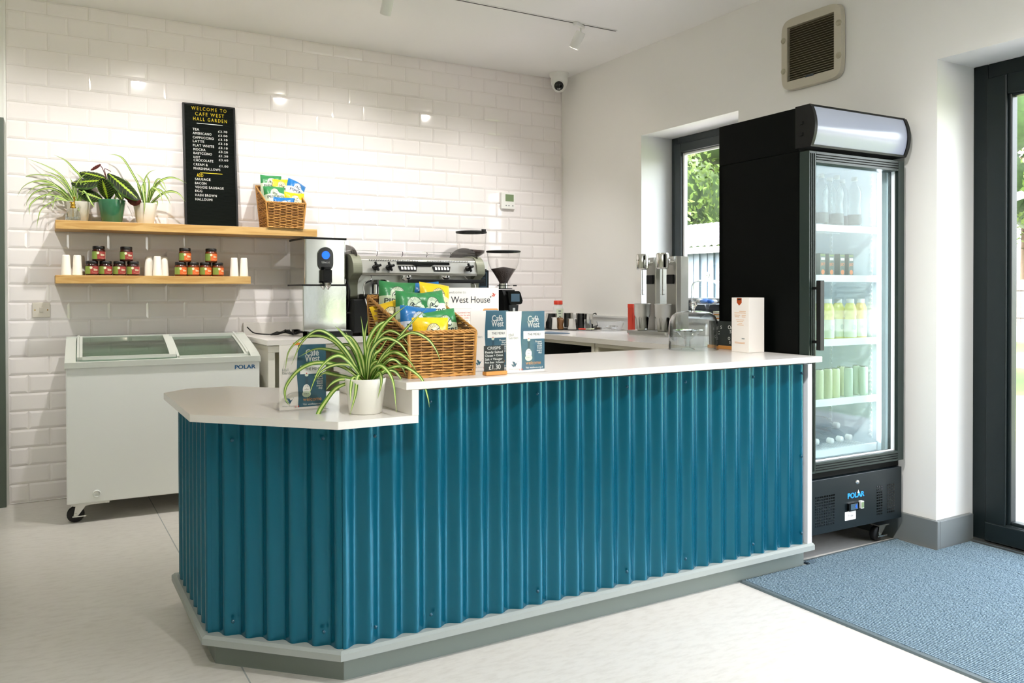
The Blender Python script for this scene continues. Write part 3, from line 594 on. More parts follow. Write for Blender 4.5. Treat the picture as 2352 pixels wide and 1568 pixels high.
# letter board
t = thing('menu_board', 'tall black felt letter board menu standing on the upper shelf', 'menu board', (.795, 5.37, ZU)); t.rotation_euler = (-.115, 0, .0)
bw, bh = .318, .785
mb = MB(); mb.box(0, bw, .002, .016, 0, bh, 'black'); frame_w = .012
mb.box(0, frame_w, -.006, .002, 0, bh, 'black'); mb.box(bw-frame_w, bw, -.006, .002, 0, bh, 'black'); mb.box(frame_w, bw-frame_w, -.006, .002, 0, frame_w, 'black'); mb.box(frame_w, bw-frame_w, -.006, .002, bh-frame_w, bh, 'black'); mb.build('frame', t, bevel=.0015)
mb = MB()
for k in range(98):
    z = frame_w+.003+k*.0078
    if z < bh-frame_w-.004: mb.prism([(frame_w, z), (bw-frame_w, z), (bw-frame_w, z+.0055), (frame_w, z+.0055)], -.0012, .0021, 'felt', 'y')
mb.build('felt_panel', t)
y_ = -.003
mb = MB()
for s_, v, x0, x1 in (('WELCOME TO', .052, .165, .83), ('CAFE WEST', .096, .235, .78), ('HALL GARDEN', .138, .195, .835)): mb.text(s_, bw*x0, bh*(1-v), .022, 'yellow_letter', w=bw*(x1-x0), y=y_, bold=.012, sp=1.45)
mb.box(bw*.30, bw*.72, -.0035, -.001, bh*.437-.002, bh*.437+.001, 'yellow_letter'); mb.build('yellow_lettering', t, label='yellow title lettering and rule'); mb = MB(); mb.text('ADD', bw*.235, bh*.402, .022, 'yellow_letter', w=bw*.12, y=y_, bold=.01)
mb.build('yellow_lettering', t, label='yellow word above the extras')
mb = MB(); mb.box(bw*.26, bw*.75, -.0035, -.001, bh*.838, bh*.842, 'white_letter')
items = [('TEA', .217, .18, .12), ('AMERICANO', .249, .18, .35), ('CAPPUCCINO', .283, .18, .395), ('LATTE', .314, .18, .21), ('FLAT WHITE', .348, .18, .395), ('MOCHA', .381, .185, .225), ('BABYCCINO', .412, .185, .345), ('HOT', .445, .185, .12), ('CHOCOLATE', .469, .185, .365), ('CREAM &', .503, .18, .265), ('MARSHMALLOWS', .536, .18, .50),
         ('SAUSAGE', .622, .20, .29), ('BACON', .655, .20, .21), ('VEGGIE SAUSAGE', .687, .20, .535), ('EGG', .718, .20, .13), ('HASH BROWN', .751, .20, .40), ('HALLOUMI', .785, .20, .315)]
for s_, v, x0, ww in items: mb.text(s_, bw*x0, bh*(1-v)-.003, .0150, 'white_letter', w=bw*ww, y=y_, bold=.02, sp=1.15)
for s_, v in (('£2.70', .216), ('£3.00', .250), ('£3.10', .283), ('£3.10', .317), ('£3.10', .351), ('£3.20', .384), ('£1.30', .418), ('£3.60', .451), ('£1.00', .502)): mb.text(s_, bw*.66, bh*(1-v)-.004, .0135, 'white_letter', w=bw*.175, y=y_, bold=.02, sp=1.15)
mb.build('white_lettering', t, label='white letters and prices')
# jars
def jar(kind, first={}):
    if kind in first: return None
    red = kind == 'red'
    t = thing('preserve_jar', '', 'jar'); 
    MB().lathe([(.0001, .001), (.033, 0), (.0355, .005), (.0355, .055), (.033, .064), (.029, .068), (.029, .072)], 'jar_dark' if red else 'jar_amber', seg=24).build('glass', t)
    MB().lathe([(.031, .0665), (.0325, .069), (.0325, .083), (.030, .0855), (.0001, .0855)], 'lid_black', seg=24, cap=False).build('lid', t)
    mb = MB(); main = 'label_red' if red else 'label_orange'
    R_ = .0359
    def arc(a0, a1, z0, z1, m, r=R_, n=10):
        v = []
        for i in range(n+1):
            a = math.radians(a0+(a1-a0)*i/n); v += [(r*math.sin(a), -r*math.cos(a), z0), (r*math.sin(a), -r*math.cos(a), z1)]
        mb.add(v, [(2*i, 2*i+2, 2*i+3, 2*i+1) for i in range(n)], m, True)
    arc(-100, -36, .010, .054, 'label_green'); arc(-36, 52, .010, .054, main); arc(52, 85, .010, .054, 'label_cream')
    # round cream badge, then the title lines
    v = [(0, 0, 0)]
    for i in range(16): v.append((.0075*math.cos(i*PI/8), 0, .0075*math.sin(i*PI/8)))
    pts = []
    for x, _, z in v: a = math.radians(-30)+x/R_; pts.append(((R_+.0003)*math.sin(a), -(R_+.0003)*math.cos(a), .045+z))
    mb.add(pts, [(0, i+1, (i+1) % 16+1) for i in range(16)], 'label_cream')
    arc(-14, 8, .0385, .040, 'label_cream', R_+.0003, 4)
    for z in (.029, .0335): arc(-8, 30, z, z+.0028, 'label_cream', R_+.0003, 6)
    mb.tube([((R_+.0002)*math.sin(math.radians(a)), -(R_+.0002)*math.cos(math.radians(a)), .022-.008*math.cos(math.radians((a-15)*2.4))) for a in range(-22, 50, 6)], .0004, 'label_cream', 4)
    mb.build('label', t); first[kind] = t
    return t
rj = jar('red'); oj = jar('orange'); YJ = 5.325
def put(proto, used, loc, lab, group, rz=0):
    if not used: proto.location = loc; proto.rotation_euler = (0, 0, rz); proto['label'] = lab; proto['group'] = group; used.append(1); return proto
    return dup(proto, loc, rz, lab, group)
u1, u2 = [], []
for x, z, l in ((.279, 0, 'red-labelled jar, leftmost of the bottom row of four red jars'), (.351, 0, 'red-labelled jar, second from the left in its bottom row'), (.424, 0, 'red-labelled jar, third from the left in its bottom row'), (.497, 0, 'red-labelled jar, rightmost of the bottom row of red jars'), (.315, 1, 'red-labelled jar stacked on top, the left of two'), (.461, 1, 'red-labelled jar stacked on top, the right of two')):
    put(rj, u1, (x, YJ, ZL+z*.0858), l, 'red-labelled jars on the lower shelf', .35)
for x, z, l in ((.761, 0, 'orange-labelled jar, leftmost of the bottom row of four orange jars'), (.833, 0, 'orange-labelled jar, second from the left in its bottom row'), (.905, 0, 'orange-labelled jar, third from the left in its bottom row'), (.977, 0, 'orange-labelled jar, rightmost of its bottom row, turned to show more green'), (.786, 1, 'orange-labelled jar stacked on top, the left of two'), (.938, 1, 'orange-labelled jar stacked on top, the right of two')):
    put(oj, u2, (x, YJ, ZL+z*.0858), l, 'orange-labelled jars on the lower shelf', .38 if l.find('turned') < 0 else .62)
def cup():
    mb = MB(); mb.lathe([(.0262, 0), (.0272, .003), (.0262, .006), (.0205, .11), (.0175, .1175), (.0150, .1175), (.0150, .113), (.0001, .113)], 'cup_white', seg=28, cap=False); mb.lathe([(.0272, .0005), (.0274, .003)], 'label_cream', seg=28, cap=False)
    return mb.build('upturned_cup')
u3 = []; c0 = cup(); tag(c0, '', 'cup')
for x, y, l in ((.148, 5.33, 'upturned white cup at the far left end of the lower shelf'), (.205, 5.33, 'upturned white cup just left of the red-labelled jars'), (.225, 5.41, 'upturned white cup half hidden beside the first red jar'), (.587, 5.36, 'upturned white cup, left of the trio between the jar stacks'), (.628, 5.31, 'upturned white cup, front middle of the trio between the jar stacks'), (.672, 5.36, 'upturned white cup, right of the trio between the jar stacks'), (1.077, 5.33, 'upturned white cup right of the orange-labelled jars'), (1.137, 5.33, 'upturned white cup at the right end of the lower shelf')):
    put(c0, u3, (x, y, ZL), l, 'upturned white cups on the lower shelf')
# plants
def ribbon(mb, pts, w, m1='leaf_green', m2='leaf_cream', side=None, fold=.25, tip=.06):
    pts = smooth_path(pts, 7); n = len(pts); v = []
    for i, p in enumerate(pts):
        d = (pts[min(i+1, n-1)]-pts[max(i-1, 0)]).normalized(); s_ = d.cross(side).normalized() if side is not None else d.orthogonal().normalized()
        nn = s_.cross(d).normalized(); tt = i/(n-1)
        ww = w*(min(1, .55+tt*2.2))*(1 if tt < .45 else max(tip, 1-((tt-.45)/.55)**1.6))
        for k in (-1, -.42, 0, .42, 1): v.append(tuple(p+s_*ww*k*.5+nn*ww*.5*fold*abs(k)))
    o = [(i*5+k, i*5+k+1, i*5+k+6, i*5+k+5) for i in range(n-1) for k in (0, 3)]; c = [(i*5+k, i*5+k+1, i*5+k+6, i*5+k+5) for i in range(n-1) for k in (1, 2)]
    mb.add(v, o, m1, True); mb.add(v, c, m2, True)
def traced_plant(loc, sc, root, leaves, w, seed, rough=.35, name='spider_plant', foot=None):
    rnd = random.Random(seed); mb = MB()
    H_ = Vector((fw.x, fw.y, 0)).normalized()
    for L in leaves:
        dep = L[0]; P_ = L[1:]; pts = []; l = len(P_)
        for i, (px, py) in enumerate(P_):
            t_ = i/(l-1); q = CR*((px-root[0])*sc)+Vector((0, 0, -(py-root[1])*sc))+H_*(dep*t_**(1.3 if dep > -.065 else .6))
            if i == 0: q = Vector((q.x*.55, q.y*.55, min(q.z, -.004)))
            pts.append(q)
        ribbon(mb, pts, w*rnd.uniform(.8, 1.15), side=-H_+Vector((rnd.uniform(-rough, rough), rnd.uniform(-rough, rough), rnd.uniform(.1, .6))), fold=rnd.uniform(.15, .4), m1='leaf_green' if rnd.random() < .7 else 'leaf_deep')
    return mb
def pot(t, r0, r1, h, m, rim=.004, soil=True):
    MB().lathe([(r0-.004, 0), (r0, .003), (r1, h-.003), (r1, h), (r1-.004, h), (r1-.005, h-.015), (r1-.007, h-.02), (.0001, h-.02)], m, seg=40, cap=False).build('pot', t)
    mb = MB(); mb.lathe([(.0001, h-.011), (r1-.007, h-.013)], 'soil', seg=24, cap=False); mb.build('soil', t)
# big spider plant on the lower slab
pl = thing('potted_spider_plant', 'large spider plant in a white pot on the low end of the counter', 'plant', (.913, 2.508, .8285))
pot(pl, .0525, .0655, .112, 'pot_white')
LV = [(-.05, (960, 940), (800, 680), (600, 525), (450, 620), (360, 820)), (.02, (950, 940), (720, 640), (480, 580), (300, 700), (245, 920)), (.05, (940, 930), (850, 780), (700, 715), (520, 700), (350, 775)), (-.08, (960, 930), (850, 790), (750, 745), (620, 860), (520, 1115)),
      (-.03, (930, 930), (780, 850), (560, 815), (400, 880), (290, 1020), (285, 1130), (330, 1195)), (-.06, (850, 980), (740, 1040), (640, 1160), (575, 1280), (610, 1365), (670, 1380), (730, 1352)), (-.088, (940, 940), (905, 940), (895, 1040), (905, 1150)), (-.092, (980, 940), (950, 925), (935, 1090), (900, 1250)),
      (.03, (1000, 940), (990, 780), (970, 600), (935, 400)), (.0, (1000, 940), (1000, 780), (985, 600), (1020, 400)), (-.02, (1010, 950), (1060, 700), (1130, 520), (1240, 400), (1380, 290)), (-.06, (1020, 950), (1090, 650), (1200, 530), (1320, 560), (1435, 690)), (-.09, (1020, 950), (1060, 720), (1180, 590), (1330, 630), (1440, 775)),
      (.02, (1040, 950), (1150, 770), (1300, 580), (1420, 440), (1540, 330)), (-.1, (1050, 940), (1180, 720), (1400, 545), (1560, 580), (1650, 680), (1700, 800)), (-.06, (1060, 950), (1130, 800), (1260, 715), (1390, 780), (1475, 880)), (-.1, (1040, 960), (1080, 860), (1170, 830), (1270, 950), (1310, 1225)), (-.085, (1100, 930), (1135, 895), (1165, 970), (1140, 1110)),
      (-.05, (1060, 950), (1200, 870), (1350, 850), (1500, 950), (1560, 1100), (1582, 1200)), (.03, (960, 930), (920, 760), (850, 640), (760, 540), (700, 490)), (.05, (960, 900), (900, 750), (840, 640), (785, 545)), (.05, (980, 900), (990, 740), (1040, 560), (1130, 460), (1250, 450)), (-.03, (850, 960), (780, 965), (700, 1000), (650, 1055)),
      (-.04, (940, 930), (880, 850), (740, 830), (620, 880), (560, 970)), (.04, (1070, 930), (1200, 800), (1290, 830), (1350, 960)), (.02, (990, 930), (1060, 760), (1120, 700), (1190, 590)), (-.04, (1000, 940), (1010, 800), (1040, 660), (1110, 560)), (.06, (960, 930), (870, 700), (760, 660), (640, 690)), (0, (1060, 940), (1150, 830), (1230, 760)), (.05, (920, 930), (700, 930), (600, 920), (520, 980)),
      (.04, (1090, 940), (1210, 890), (1290, 950), (1310, 1030)), (-.02, (1000, 940), (960, 760), (880, 600), (800, 560)), (.03, (990, 930), (950, 800), (900, 760)), (.02, (1020, 930), (1050, 830), (1090, 740)), (-.03, (1000, 950), (1040, 850), (1100, 800), (1160, 840)), (.03, (940, 940), (860, 900), (830, 850)), (0, (1080, 950), (1110, 900), (1080, 780))]
mb = traced_plant(None, .00155/4.356, (990, 965), LV, .0125, 5); MB.build(mb, 'foliage', pl, loc=(0, 0, .108))
pl2 = thing('potted_spider_plant', 'dark green spider plant at the left end of the upper shelf behind the glass mister', 'plant', (.215, 5.375, ZU), group=None)
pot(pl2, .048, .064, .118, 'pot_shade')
LV = [(-.05, (930, 880), (880, 720), (740, 480), (520, 330), (165, 190)), (-.02, (960, 880), (1050, 540), (940, 370), (800, 220), (620, 130)), (0, (900, 880), (850, 700), (720, 540), (600, 460), (400, 385)), (-.05, (890, 880), (800, 680), (620, 520), (380, 470), (180, 500), (10, 590)), (-.03, (880, 880), (700, 690), (500, 600), (280, 590), (65, 715)), (-.08, (880, 900), (760, 740), (560, 590), (330, 600), (170, 700), (95, 860)), (-.06, (850, 880), (700, 700), (500, 640), (320, 690), (210, 820)), (-.07, (800, 890), (680, 740), (500, 715), (330, 790), (240, 920), (215, 1040)),
      (-.05, (850, 880), (700, 750), (600, 740), (490, 850), (470, 980)), (-.08, (760, 880), (600, 820), (430, 850), (300, 960), (275, 1060), (300, 1170)), (-.09, (880, 930), (760, 900), (640, 940), (480, 1070), (440, 1240), (430, 1430)), (-.08, (800, 900), (720, 850), (690, 930), (675, 1090)), (-.06, (1050, 880), (1100, 740), (1230, 900), (1300, 980), (1370, 1040)), (-.07, (960, 930), (1030, 960), (1080, 1050), (1130, 1130)), (-.02, (960, 880), (960, 680), (1020, 560), (1110, 480), (1180, 470)), (.0, (980, 880), (1020, 720), (1090, 630), (1160, 600)), (-.04, (870, 880), (760, 830), (600, 840), (520, 960)),
      (.02, (940, 880), (900, 700), (880, 600), (820, 500)), (.03, (980, 880), (1010, 780), (1100, 700)), (.03, (930, 880), (860, 780), (780, 720)), (0, (1000, 880), (1120, 800), (1200, 820)), (-.03, (980, 880), (1060, 820), (1150, 780), (1230, 860)), (0, (920, 880), (910, 780), (930, 680)), (-.03, (960, 890), (940, 740), (1000, 640)), (0, (900, 880), (780, 800), (700, 760))]
mb = traced_plant(None, .00295/8.711, (1000, 935), LV, .0105, 9); mb.build('foliage', pl2, loc=(0, 0, .116))
pl3 = thing('potted_spider_plant', 'pale striped spider plant in a white pot beside the letter board', 'plant', (.567, 5.345, ZU), group=None)
pot(pl3, .047, .067, .124, 'pot_white')
LV = [(-.03, (1400, 900), (1340, 650), (1250, 450), (1080, 160), (960, 75), (820, 55)), (0, (1400, 900), (1400, 680), (1440, 500), (1520, 380), (1640, 325)), (-.02, (1480, 900), (1520, 700), (1525, 560), (1500, 470), (1480, 430)), (0, (1480, 900), (1600, 680), (1740, 530), (1900, 475), (2050, 500), (2210, 580)), (-.05, (1540, 900), (1620, 700), (1730, 600), (1820, 680), (2015, 890)), (-.03, (1560, 900), (1590, 700), (1690, 515), (1800, 570), (1880, 730)), (-.07, (1560, 900), (1590, 740), (1660, 680), (1790, 780), (1860, 980)),
      (-.07, (1560, 900), (1660, 740), (1780, 720), (1920, 850), (2000, 1000)), (-.02, (1600, 900), (1740, 790), (1920, 735), (2080, 780), (2214, 930)), (-.085, (1420, 880), (1450, 640), (1490, 760), (1530, 960), (1545, 1175)), (-.09, (1390, 920), (1270, 850), (1150, 850), (1050, 950), (1020, 1100), (1060, 1250), (1100, 1350)), (-.03, (1360, 900), (1260, 740), (1180, 600), (1100, 500)), (.0, (1400, 900), (1440, 620), (1380, 500), (1280, 390)), (-.05, (1600, 940), (1660, 920), (1710, 950), (1740, 1030)), (-.02, (1560, 930), (1660, 850), (1760, 800)), (-.03, (1420, 900), (1370, 760), (1330, 620)), (-.02, (1460, 900), (1440, 760), (1380, 640)), (-.02, (1500, 900), (1560, 780), (1600, 640)), (-.05, (1380, 930), (1280, 930), (1220, 950)), (0, (1440, 900), (1360, 740), (1350, 600)), (-.02, (1520, 900), (1600, 740), (1640, 690))]
mb = traced_plant(None, .00298/9.225, (1440, 965), LV, .0125, 11); mb.build('foliage', pl3, loc=(0, 0, .122))
# prayer plant in green pot
pp = thing('potted_prayer_plant', 'prayer plant with dark patterned leaves in a green glazed pot', 'plant', (.386, 5.33, ZU))
pot(pp, .054, .075, .134, 'pot_green')
def oval_leaf(mb, base, tip, width, curl, nrm, under=False):
    base, tip, nrm = Vector(base), Vector(tip), Vector(nrm).normalized(); d = tip-base; L = d.length; d.normalize(); s_ = d.cross(nrm).normalized(); nrm = s_.cross(d)
    N, K = 18, 10; v = []
    def pos(u, k):
        ww = width*.5*math.sin(PI*min(.999, u*.97+.012))**.62; return base+d*(u*L)+s_*(ww*k)+nrm*(-curl*L*(u*u)+curl*.4*L*u-ww*.35*k*k+.0022*math.sin(u*L*420+abs(k)*5)*abs(k))
    for i in range(N+1):
        for j in range(K+1): v.append(tuple(pos(i/N, 2*j/K-1)))
    for nm, sel in (('prayer_dark', lambda j: 1 <= j < K-1), ('prayer_green', lambda j: j in (0, K-1))):
        mb.add(v, [(i*(K+1)+j, i*(K+1)+j+1, (i+1)*(K+1)+j+1, (i+1)*(K+1)+j) for i in range(N) for j in range(K) if sel(j)], 'prayer_under' if under else nm, True)
    if under: return
    up_ = nrm*.0012; q = []; M_ = 22
    for i in range(M_+1):
        u = .03+.92*i/M_; z = (.20 if i % 2 else .09)*(1 if u < .8 else .6)
        q += [tuple(pos(u, -z)+up_), tuple(pos(u, z)+up_)]
    mb.add(q, [(2*i, 2*i+1, 2*i+3, 2*i+2) for i in range(M_)], 'prayer_lime')
    for i in range(2, 17):
        for sg in (-1, 1): mb.tube([pos(i/19+.01+.0*sg, sg*.18)+up_, pos(min(.97, i/19+.07), sg*.55)+up_, pos(min(.98, i/19+.11), sg*.88)+up_], .0005, 'prayer_green' if i % 2 else 'prayer_lime', 3, False)
sp = .00298/9.225; rootp = (715, 900); H_ = Vector((fw.x, fw.y, 0)).normalized()
def pt(px, py, dep): return CR*((px-rootp[0])*sp)+Vector((0, 0, -(py-rootp[1])*sp))+H_*dep
mb = MB(); TO = -H_
LF = [((600, 530), (60, 575), 250, .05, -.05, (.1, .0, .9)), ((610, 490), (130, 350), 190, .1, .0, (0, 0, 1)), ((570, 870), (190, 720), 190, .02, -.06, (0, 0, .6)), ((680, 880), (665, 520), 240, -.02, -.08, (0, 0, .2)), ((670, 400), (1275, 860), 330, .12, -.05, (.2, 0, .9)), ((760, 560), (1000, 900), 170, .02, -.06, (0, 0, .5)), ((420, 560), (20, 700), 160, .06, .05, (0, 0, .8))]
for b0, t0, wd, curl, dep, nn in LF: oval_leaf(mb, pt(*b0, dep*.3), pt(*t0, dep), wd*sp*(1.3 if t0[0] < 900 else .85), curl, TO+Vector(nn))
for b0, t0, wd in (((880, 620), (1080, 880), 230), ((960, 860), (1215, 900), 190), ((300, 330), (490, 220), 60)): oval_leaf(mb, pt(*b0, .02), pt(*t0, .02), wd*sp, 0, TO, True)
for a in (((700, 900), (640, 600), (560, 330), (490, 225)), ((720, 900), (650, 560), (600, 400), (590, 310), (700, 360)), ((760, 900), (820, 700), (870, 540)), ((690, 900), (640, 700), (600, 530)), ((650, 900), (600, 870))):
    mb.tube(smooth_path([pt(x, y, .0) if i else Vector((0, 0, -.02)) for i, (x, y) in enumerate(a)], 5), .0022, 'prayer_under', 6)
for a in (((640, 880), (520, 700), (430, 600)), ((780, 890), (810, 800), (840, 620)), ((700, 880), (690, 760), (760, 660))): ribbon(mb, [pt(x, y, -.01) for x, y in a], .012, side=-H_)
mb.build('foliage', pp, loc=(0, 0, .128))
# glass mister with brass pump
t = thing('plant_mister', 'small ribbed glass mister bottle with a brass pump top', 'mister', (.183, 5.272, ZU))
mb = MB(); mb.lathe([(.0001, .001), (.036, 0), (.038, .004), (.038, .036), (.032, .055), (.018, .068), (.013, .072), (.013, .076)], 'clear_glass', seg=32)
for k in range(26): a = 2*PI*k/26; mb.tube([(.0383*math.cos(a), .0383*math.sin(a), .005), (.0383*math.cos(a), .0383*math.sin(a), .034)], .0008, 'clear_glass', 4)
mb.build('bottle', t)
mb = MB(); mb.lathe([(.0001, .001), (.035, .002), (.035, .02), (.0001, .02)], 'bottle_clear', seg=24, cap=False); mb.build('water', t)
mb = MB(); mb.lathe([(.015, .074), (.016, .079), (.010, .084), (.014, .09), (.011, .098), (.011, .108), (.0001, .109)], 'brass', seg=20, cap=False); mb.lathe([(.004, .108), (.004, .132), (.008, .134), (.008, .136), (.0001, .137)], 'brass', (.006, 0, 0), seg=14, cap=False); mb.tube([(-.002, 0, .1), (-.016, -.004, .106)], .004, 'brass'); mb.tube([(0, 0, .074), (0, 0, .012)], .0018, 'brass', 6); mb.build('pump', t)

# ------------------------------------------------------------------ wicker baskets and crisps
def basket(name, lab, loc, rz, w, d, hf, hb, rod, flare, pitch):
    t = thing(name, lab, 'basket', loc, rz)
    def wall(mb, A, B, hA, hB, out, nst):           # A, B bottom corners; woven rods with sinus offset around stakes
        A, B, out = Vector(A), Vector(B), Vector(out); L = (B-A).length; rows = int(max(hA, hB)/pitch)
        for r in range(rows):
            z = pitch*(r+.5); us = [i/(nst*4) for i in range(nst*4+1)]
            pts = [A.lerp(B, u)+Vector((0, 0, z*(1+.0)))+out*(flare*z+rod*1.35*math.sin(PI*nst*u+(PI if r % 2 else 0))) for u in us if (hA+(hB-hA)*u) > z+pitch*.3]
            if len(pts) > 2: mb.tube([p+Vector((0, 0, rnd.uniform(-.0007, .0007))) for p in pts], rod*rnd.uniform(.85, 1.1), 'wicker' if rnd.random() < .75 else 'wicker_dark', 6)
        for k in range(nst+1):
            u = k/nst; h = hA+(hB-hA)*u; p = A.lerp(B, u); mb.tube([p, p+Vector((0, 0, h))+out*flare*h], rod*.8, 'wicker_dark', 5)
    rnd = random.Random(4); h2, d2 = w/2, d
    C = {'fl': Vector((-h2, 0, 0)), 'fr': Vector((h2, 0, 0)), 'bl': Vector((-h2, d, 0)), 'br': Vector((h2, d, 0))}
    for nm, A, B, ha, hb_, out, ns in (('front_panel', C['fl'], C['fr'], hf, hf, (0, -1, 0), 6), ('side_panel', C['fl'], C['bl'], hf, hb, (-1, 0, 0), 8), ('side_panel', C['fr'], C['br'], hf, hb, (1, 0, 0), 8), ('back_panel', C['bl'], C['br'], hb, hb, (0, 1, 0), 6)):
        mb = MB(); wall(mb, A, B, ha, hb_, out, ns); mb.build(nm, t)
    for s_ in (-1, 1):
        for y in (0, d):
            h = hf if y == 0 else hb; p = Vector((s_*h2, y, 0)); o_ = Vector((s_, -1 if y == 0 else 1, 0))*flare*h; MB().tube([p, p+Vector((0, 0, h))+o_], rod*1.7, 'wicker', 8).build('corner_post', t)
    f = flare; r1 = []
    cf = [Vector((-h2-f*hf, -f*hf, hf)), Vector((h2+f*hf, -f*hf, hf)), Vector((h2+f*hb, d+f*hb, hb)), Vector((-h2-f*hb, d+f*hb, hb))]
    mb = MB()
    for a, b_ in ((0, 1), (1, 2), (2, 3), (3, 0)):
        A, B = cf[a], cf[b_]; n_ = 28
        for ph in range(3): mb.tube([A.lerp(B, i/n_)+Vector((0, 0, rod*1.3*math.sin(i*1.1+ph*2.1)))+Vector((1, 1, 0)).normalized()*rod*1.1*math.cos(i*1.1+ph*2.1) for i in range(n_+1)], rod*1.0, 'wicker', 6)
    mb.build('rim', t)
    mb = MB(); cb = [C['fl'], C['fr'], C['br'], C['bl']]
    for a in range(4):
        A, B = cb[a], cb[(a+1) % 4]; n_ = 16
        for ph in range(2): mb.tube([A.lerp(B, i/n_)+Vector((0, 0, rod*1.2+rod*1.0*math.sin(i*1.3+ph*PI))) for i in range(n_+1)], rod*1.15, 'wicker', 6)
    mb.box(-h2+.004, h2-.004, .004, d-.004, .006, .012, 'wicker_in'); mb.build('base', t)
    # dark inner backing of the weave
    mb = MB(); e = rod*1.5
    v = [(-h2+e, e, .01), (h2-e, e, .01), (h2-e, d-e, .01), (-h2+e, d-e, .01), (-h2-f*hf+e, -f*hf+e, hf-.004), (h2+f*hf-e, -f*hf+e, hf-.004), (h2+f*hb-e, d+f*hb-e, hb-.004), (-h2-f*hb+e, d+f*hb-e, hb-.004)]
    mb.add(v, [(0, 1, 5, 4), (1, 2, 6, 5), (2, 3, 7, 6), (3, 0, 4, 7)], 'wicker_in'); mb.build('lining', t)
    return t
basket('crisp_basket', 'large slant-fronted wicker basket full of crisps on the counter', (1.168, 2.47, .9335), 0, .236, .35, .150, .266, .0033, .035, .0088)
basket('crisp_basket', 'smaller wicker basket of crisps at the right end of the upper shelf', (1.372, 5.215, ZU), -.02, .222, .215, .158, .285, .0031, .085, .0084)
BC = {'green': ((52, 138, 78), (212, 228, 200)), 'blue': ((22, 112, 182), (206, 218, 236)), 'yellow': ((246, 204, 22), (238, 226, 176))}
for k, (c1, c2) in BC.items():
    m = mat('crisp_'+k, c1, .32, coat=.2, bump=.5, bscale=22); n = m.node_tree; b = n.nodes['Principled BSDF']
    tc = n.nodes.new('ShaderNodeTexCoord'); sx = n.nodes.new('ShaderNodeSeparateXYZ'); n.links.new(tc.outputs['Object'], sx.inputs[0])
    def mth(op, a, b_=None, c_=None):
        q = n.nodes.new('ShaderNodeMath'); q.operation = op
        for i, v in enumerate((a, b_, c_)):
            if v is None: continue
            if isinstance(v, (int, float)): q.inputs[i].default_value = v
            else: n.links.new(v, q.inputs[i])
        return q.outputs[0]
    X, Z = sx.outputs[0], sx.outputs[2]
    dx = mth('MULTIPLY', X, X); dz = mth('SUBTRACT', Z, .138); dz2 = mth('MULTIPLY', dz, dz); rr = mth('SQRT', mth('ADD', dx, dz2)); dome = mth('LESS_THAN', rr, .026)
    wave = mth('ADD', mth('MULTIPLY', mth('SINE', mth('MULTIPLY', X, 42)), .004), .136); low = mth('LESS_THAN', Z, mth('SUBTRACT', wave, mth('MULTIPLY', mth('ABSOLUTE', X), .12)))
    fac = mth('MAXIMUM', dome, low)
    mx = n.nodes.new('ShaderNodeMix'); mx.data_type = 'RGBA'; mx.inputs[6].default_value = lin(c1); mx.inputs[7].default_value = lin(c2); n.links.new(fac, mx.inputs[0]); n.links.new(mx.outputs[2], b.inputs['Base Color'])
def crisp_bag(k, lab, loc, rot, seed, w=.135, h=.185):
    rnd = random.Random(seed); ph = [rnd.uniform(0, 6) for _ in range(4)]
    def surf(x, z, s_):
        u = x/(w/2); v = z/h; e = max(0, 1-abs(u)**2.6)**.6*max(0, 1-abs(2*v-1)**5)**.7
        wr = .0034*math.sin(x*95+ph[0]+z*40)+.0030*math.sin(z*120+ph[1])*(1-v)+.0028*math.sin(x*160+ph[2])*(abs(2*v-1)**3)
        top = .006*math.sin(x*38+ph[3])*max(0, v-.6)/.4
        return Vector((x*(1-.06*math.sin(PI*v)), -s_*(.027*e+wr*e*.9)+top, z))
    t = thing('crisp_packet', lab, 'crisps', loc, 0, None); t.rotation_euler = rot; mb = MB()
    for s_ in (1, -1): mb.grid(lambda u, v: surf((u-.5)*w*s_, v*h, s_), 16, 22, 'crisp_'+k)
    mb.build('bag', t)
    wp = lambda X, Z: tuple(surf(X, Z, 1)+Vector((0, -.0009, 0)))
    mb = MB(); mb.text('PIPERS', 0, .098, .019, 'print_dark', w=.098, align='C', bold=.015, warp=wp)
    mb.text('CRISP CO', 0, .086, .006, 'print_dark', w=.05, align='C', warp=wp)
    def line(pts, r=.0011): mb.tube([Vector(wp(p[0], p[1]+.026))-Vector((0, .0004, 0)) for p in pts], r, 'print_dark', 4)
    line([(-.020, .098), (-.017, .110), (-.010, .117), (-.004, .113), (-.008, .106), (-.002, .100), (.006, .104), (.004, .098), (.012, .098)], .0013)
    line([(-.012, .104), (-.006, .112), (0, .108)], .002); line([(.002, .108), (.012, .116), (.024, .122)], .0009); line([(.008, .103), (.015, .099), (.020, .104)], .0012)
    line([(.026*math.cos(a), .112+.026*math.sin(a)) for a in [PI*i/12 for i in range(13)]], .0006)
    for a in (.5, .8, 1.1, 1.4, 1.7, 2.0, 2.3): line([(.012*math.cos(a), .112+.012*math.sin(a)), (.025*math.cos(a), .112+.025*math.sin(a))], .0004)
    mb.build('lettering', t)
    return t
R = math.radians
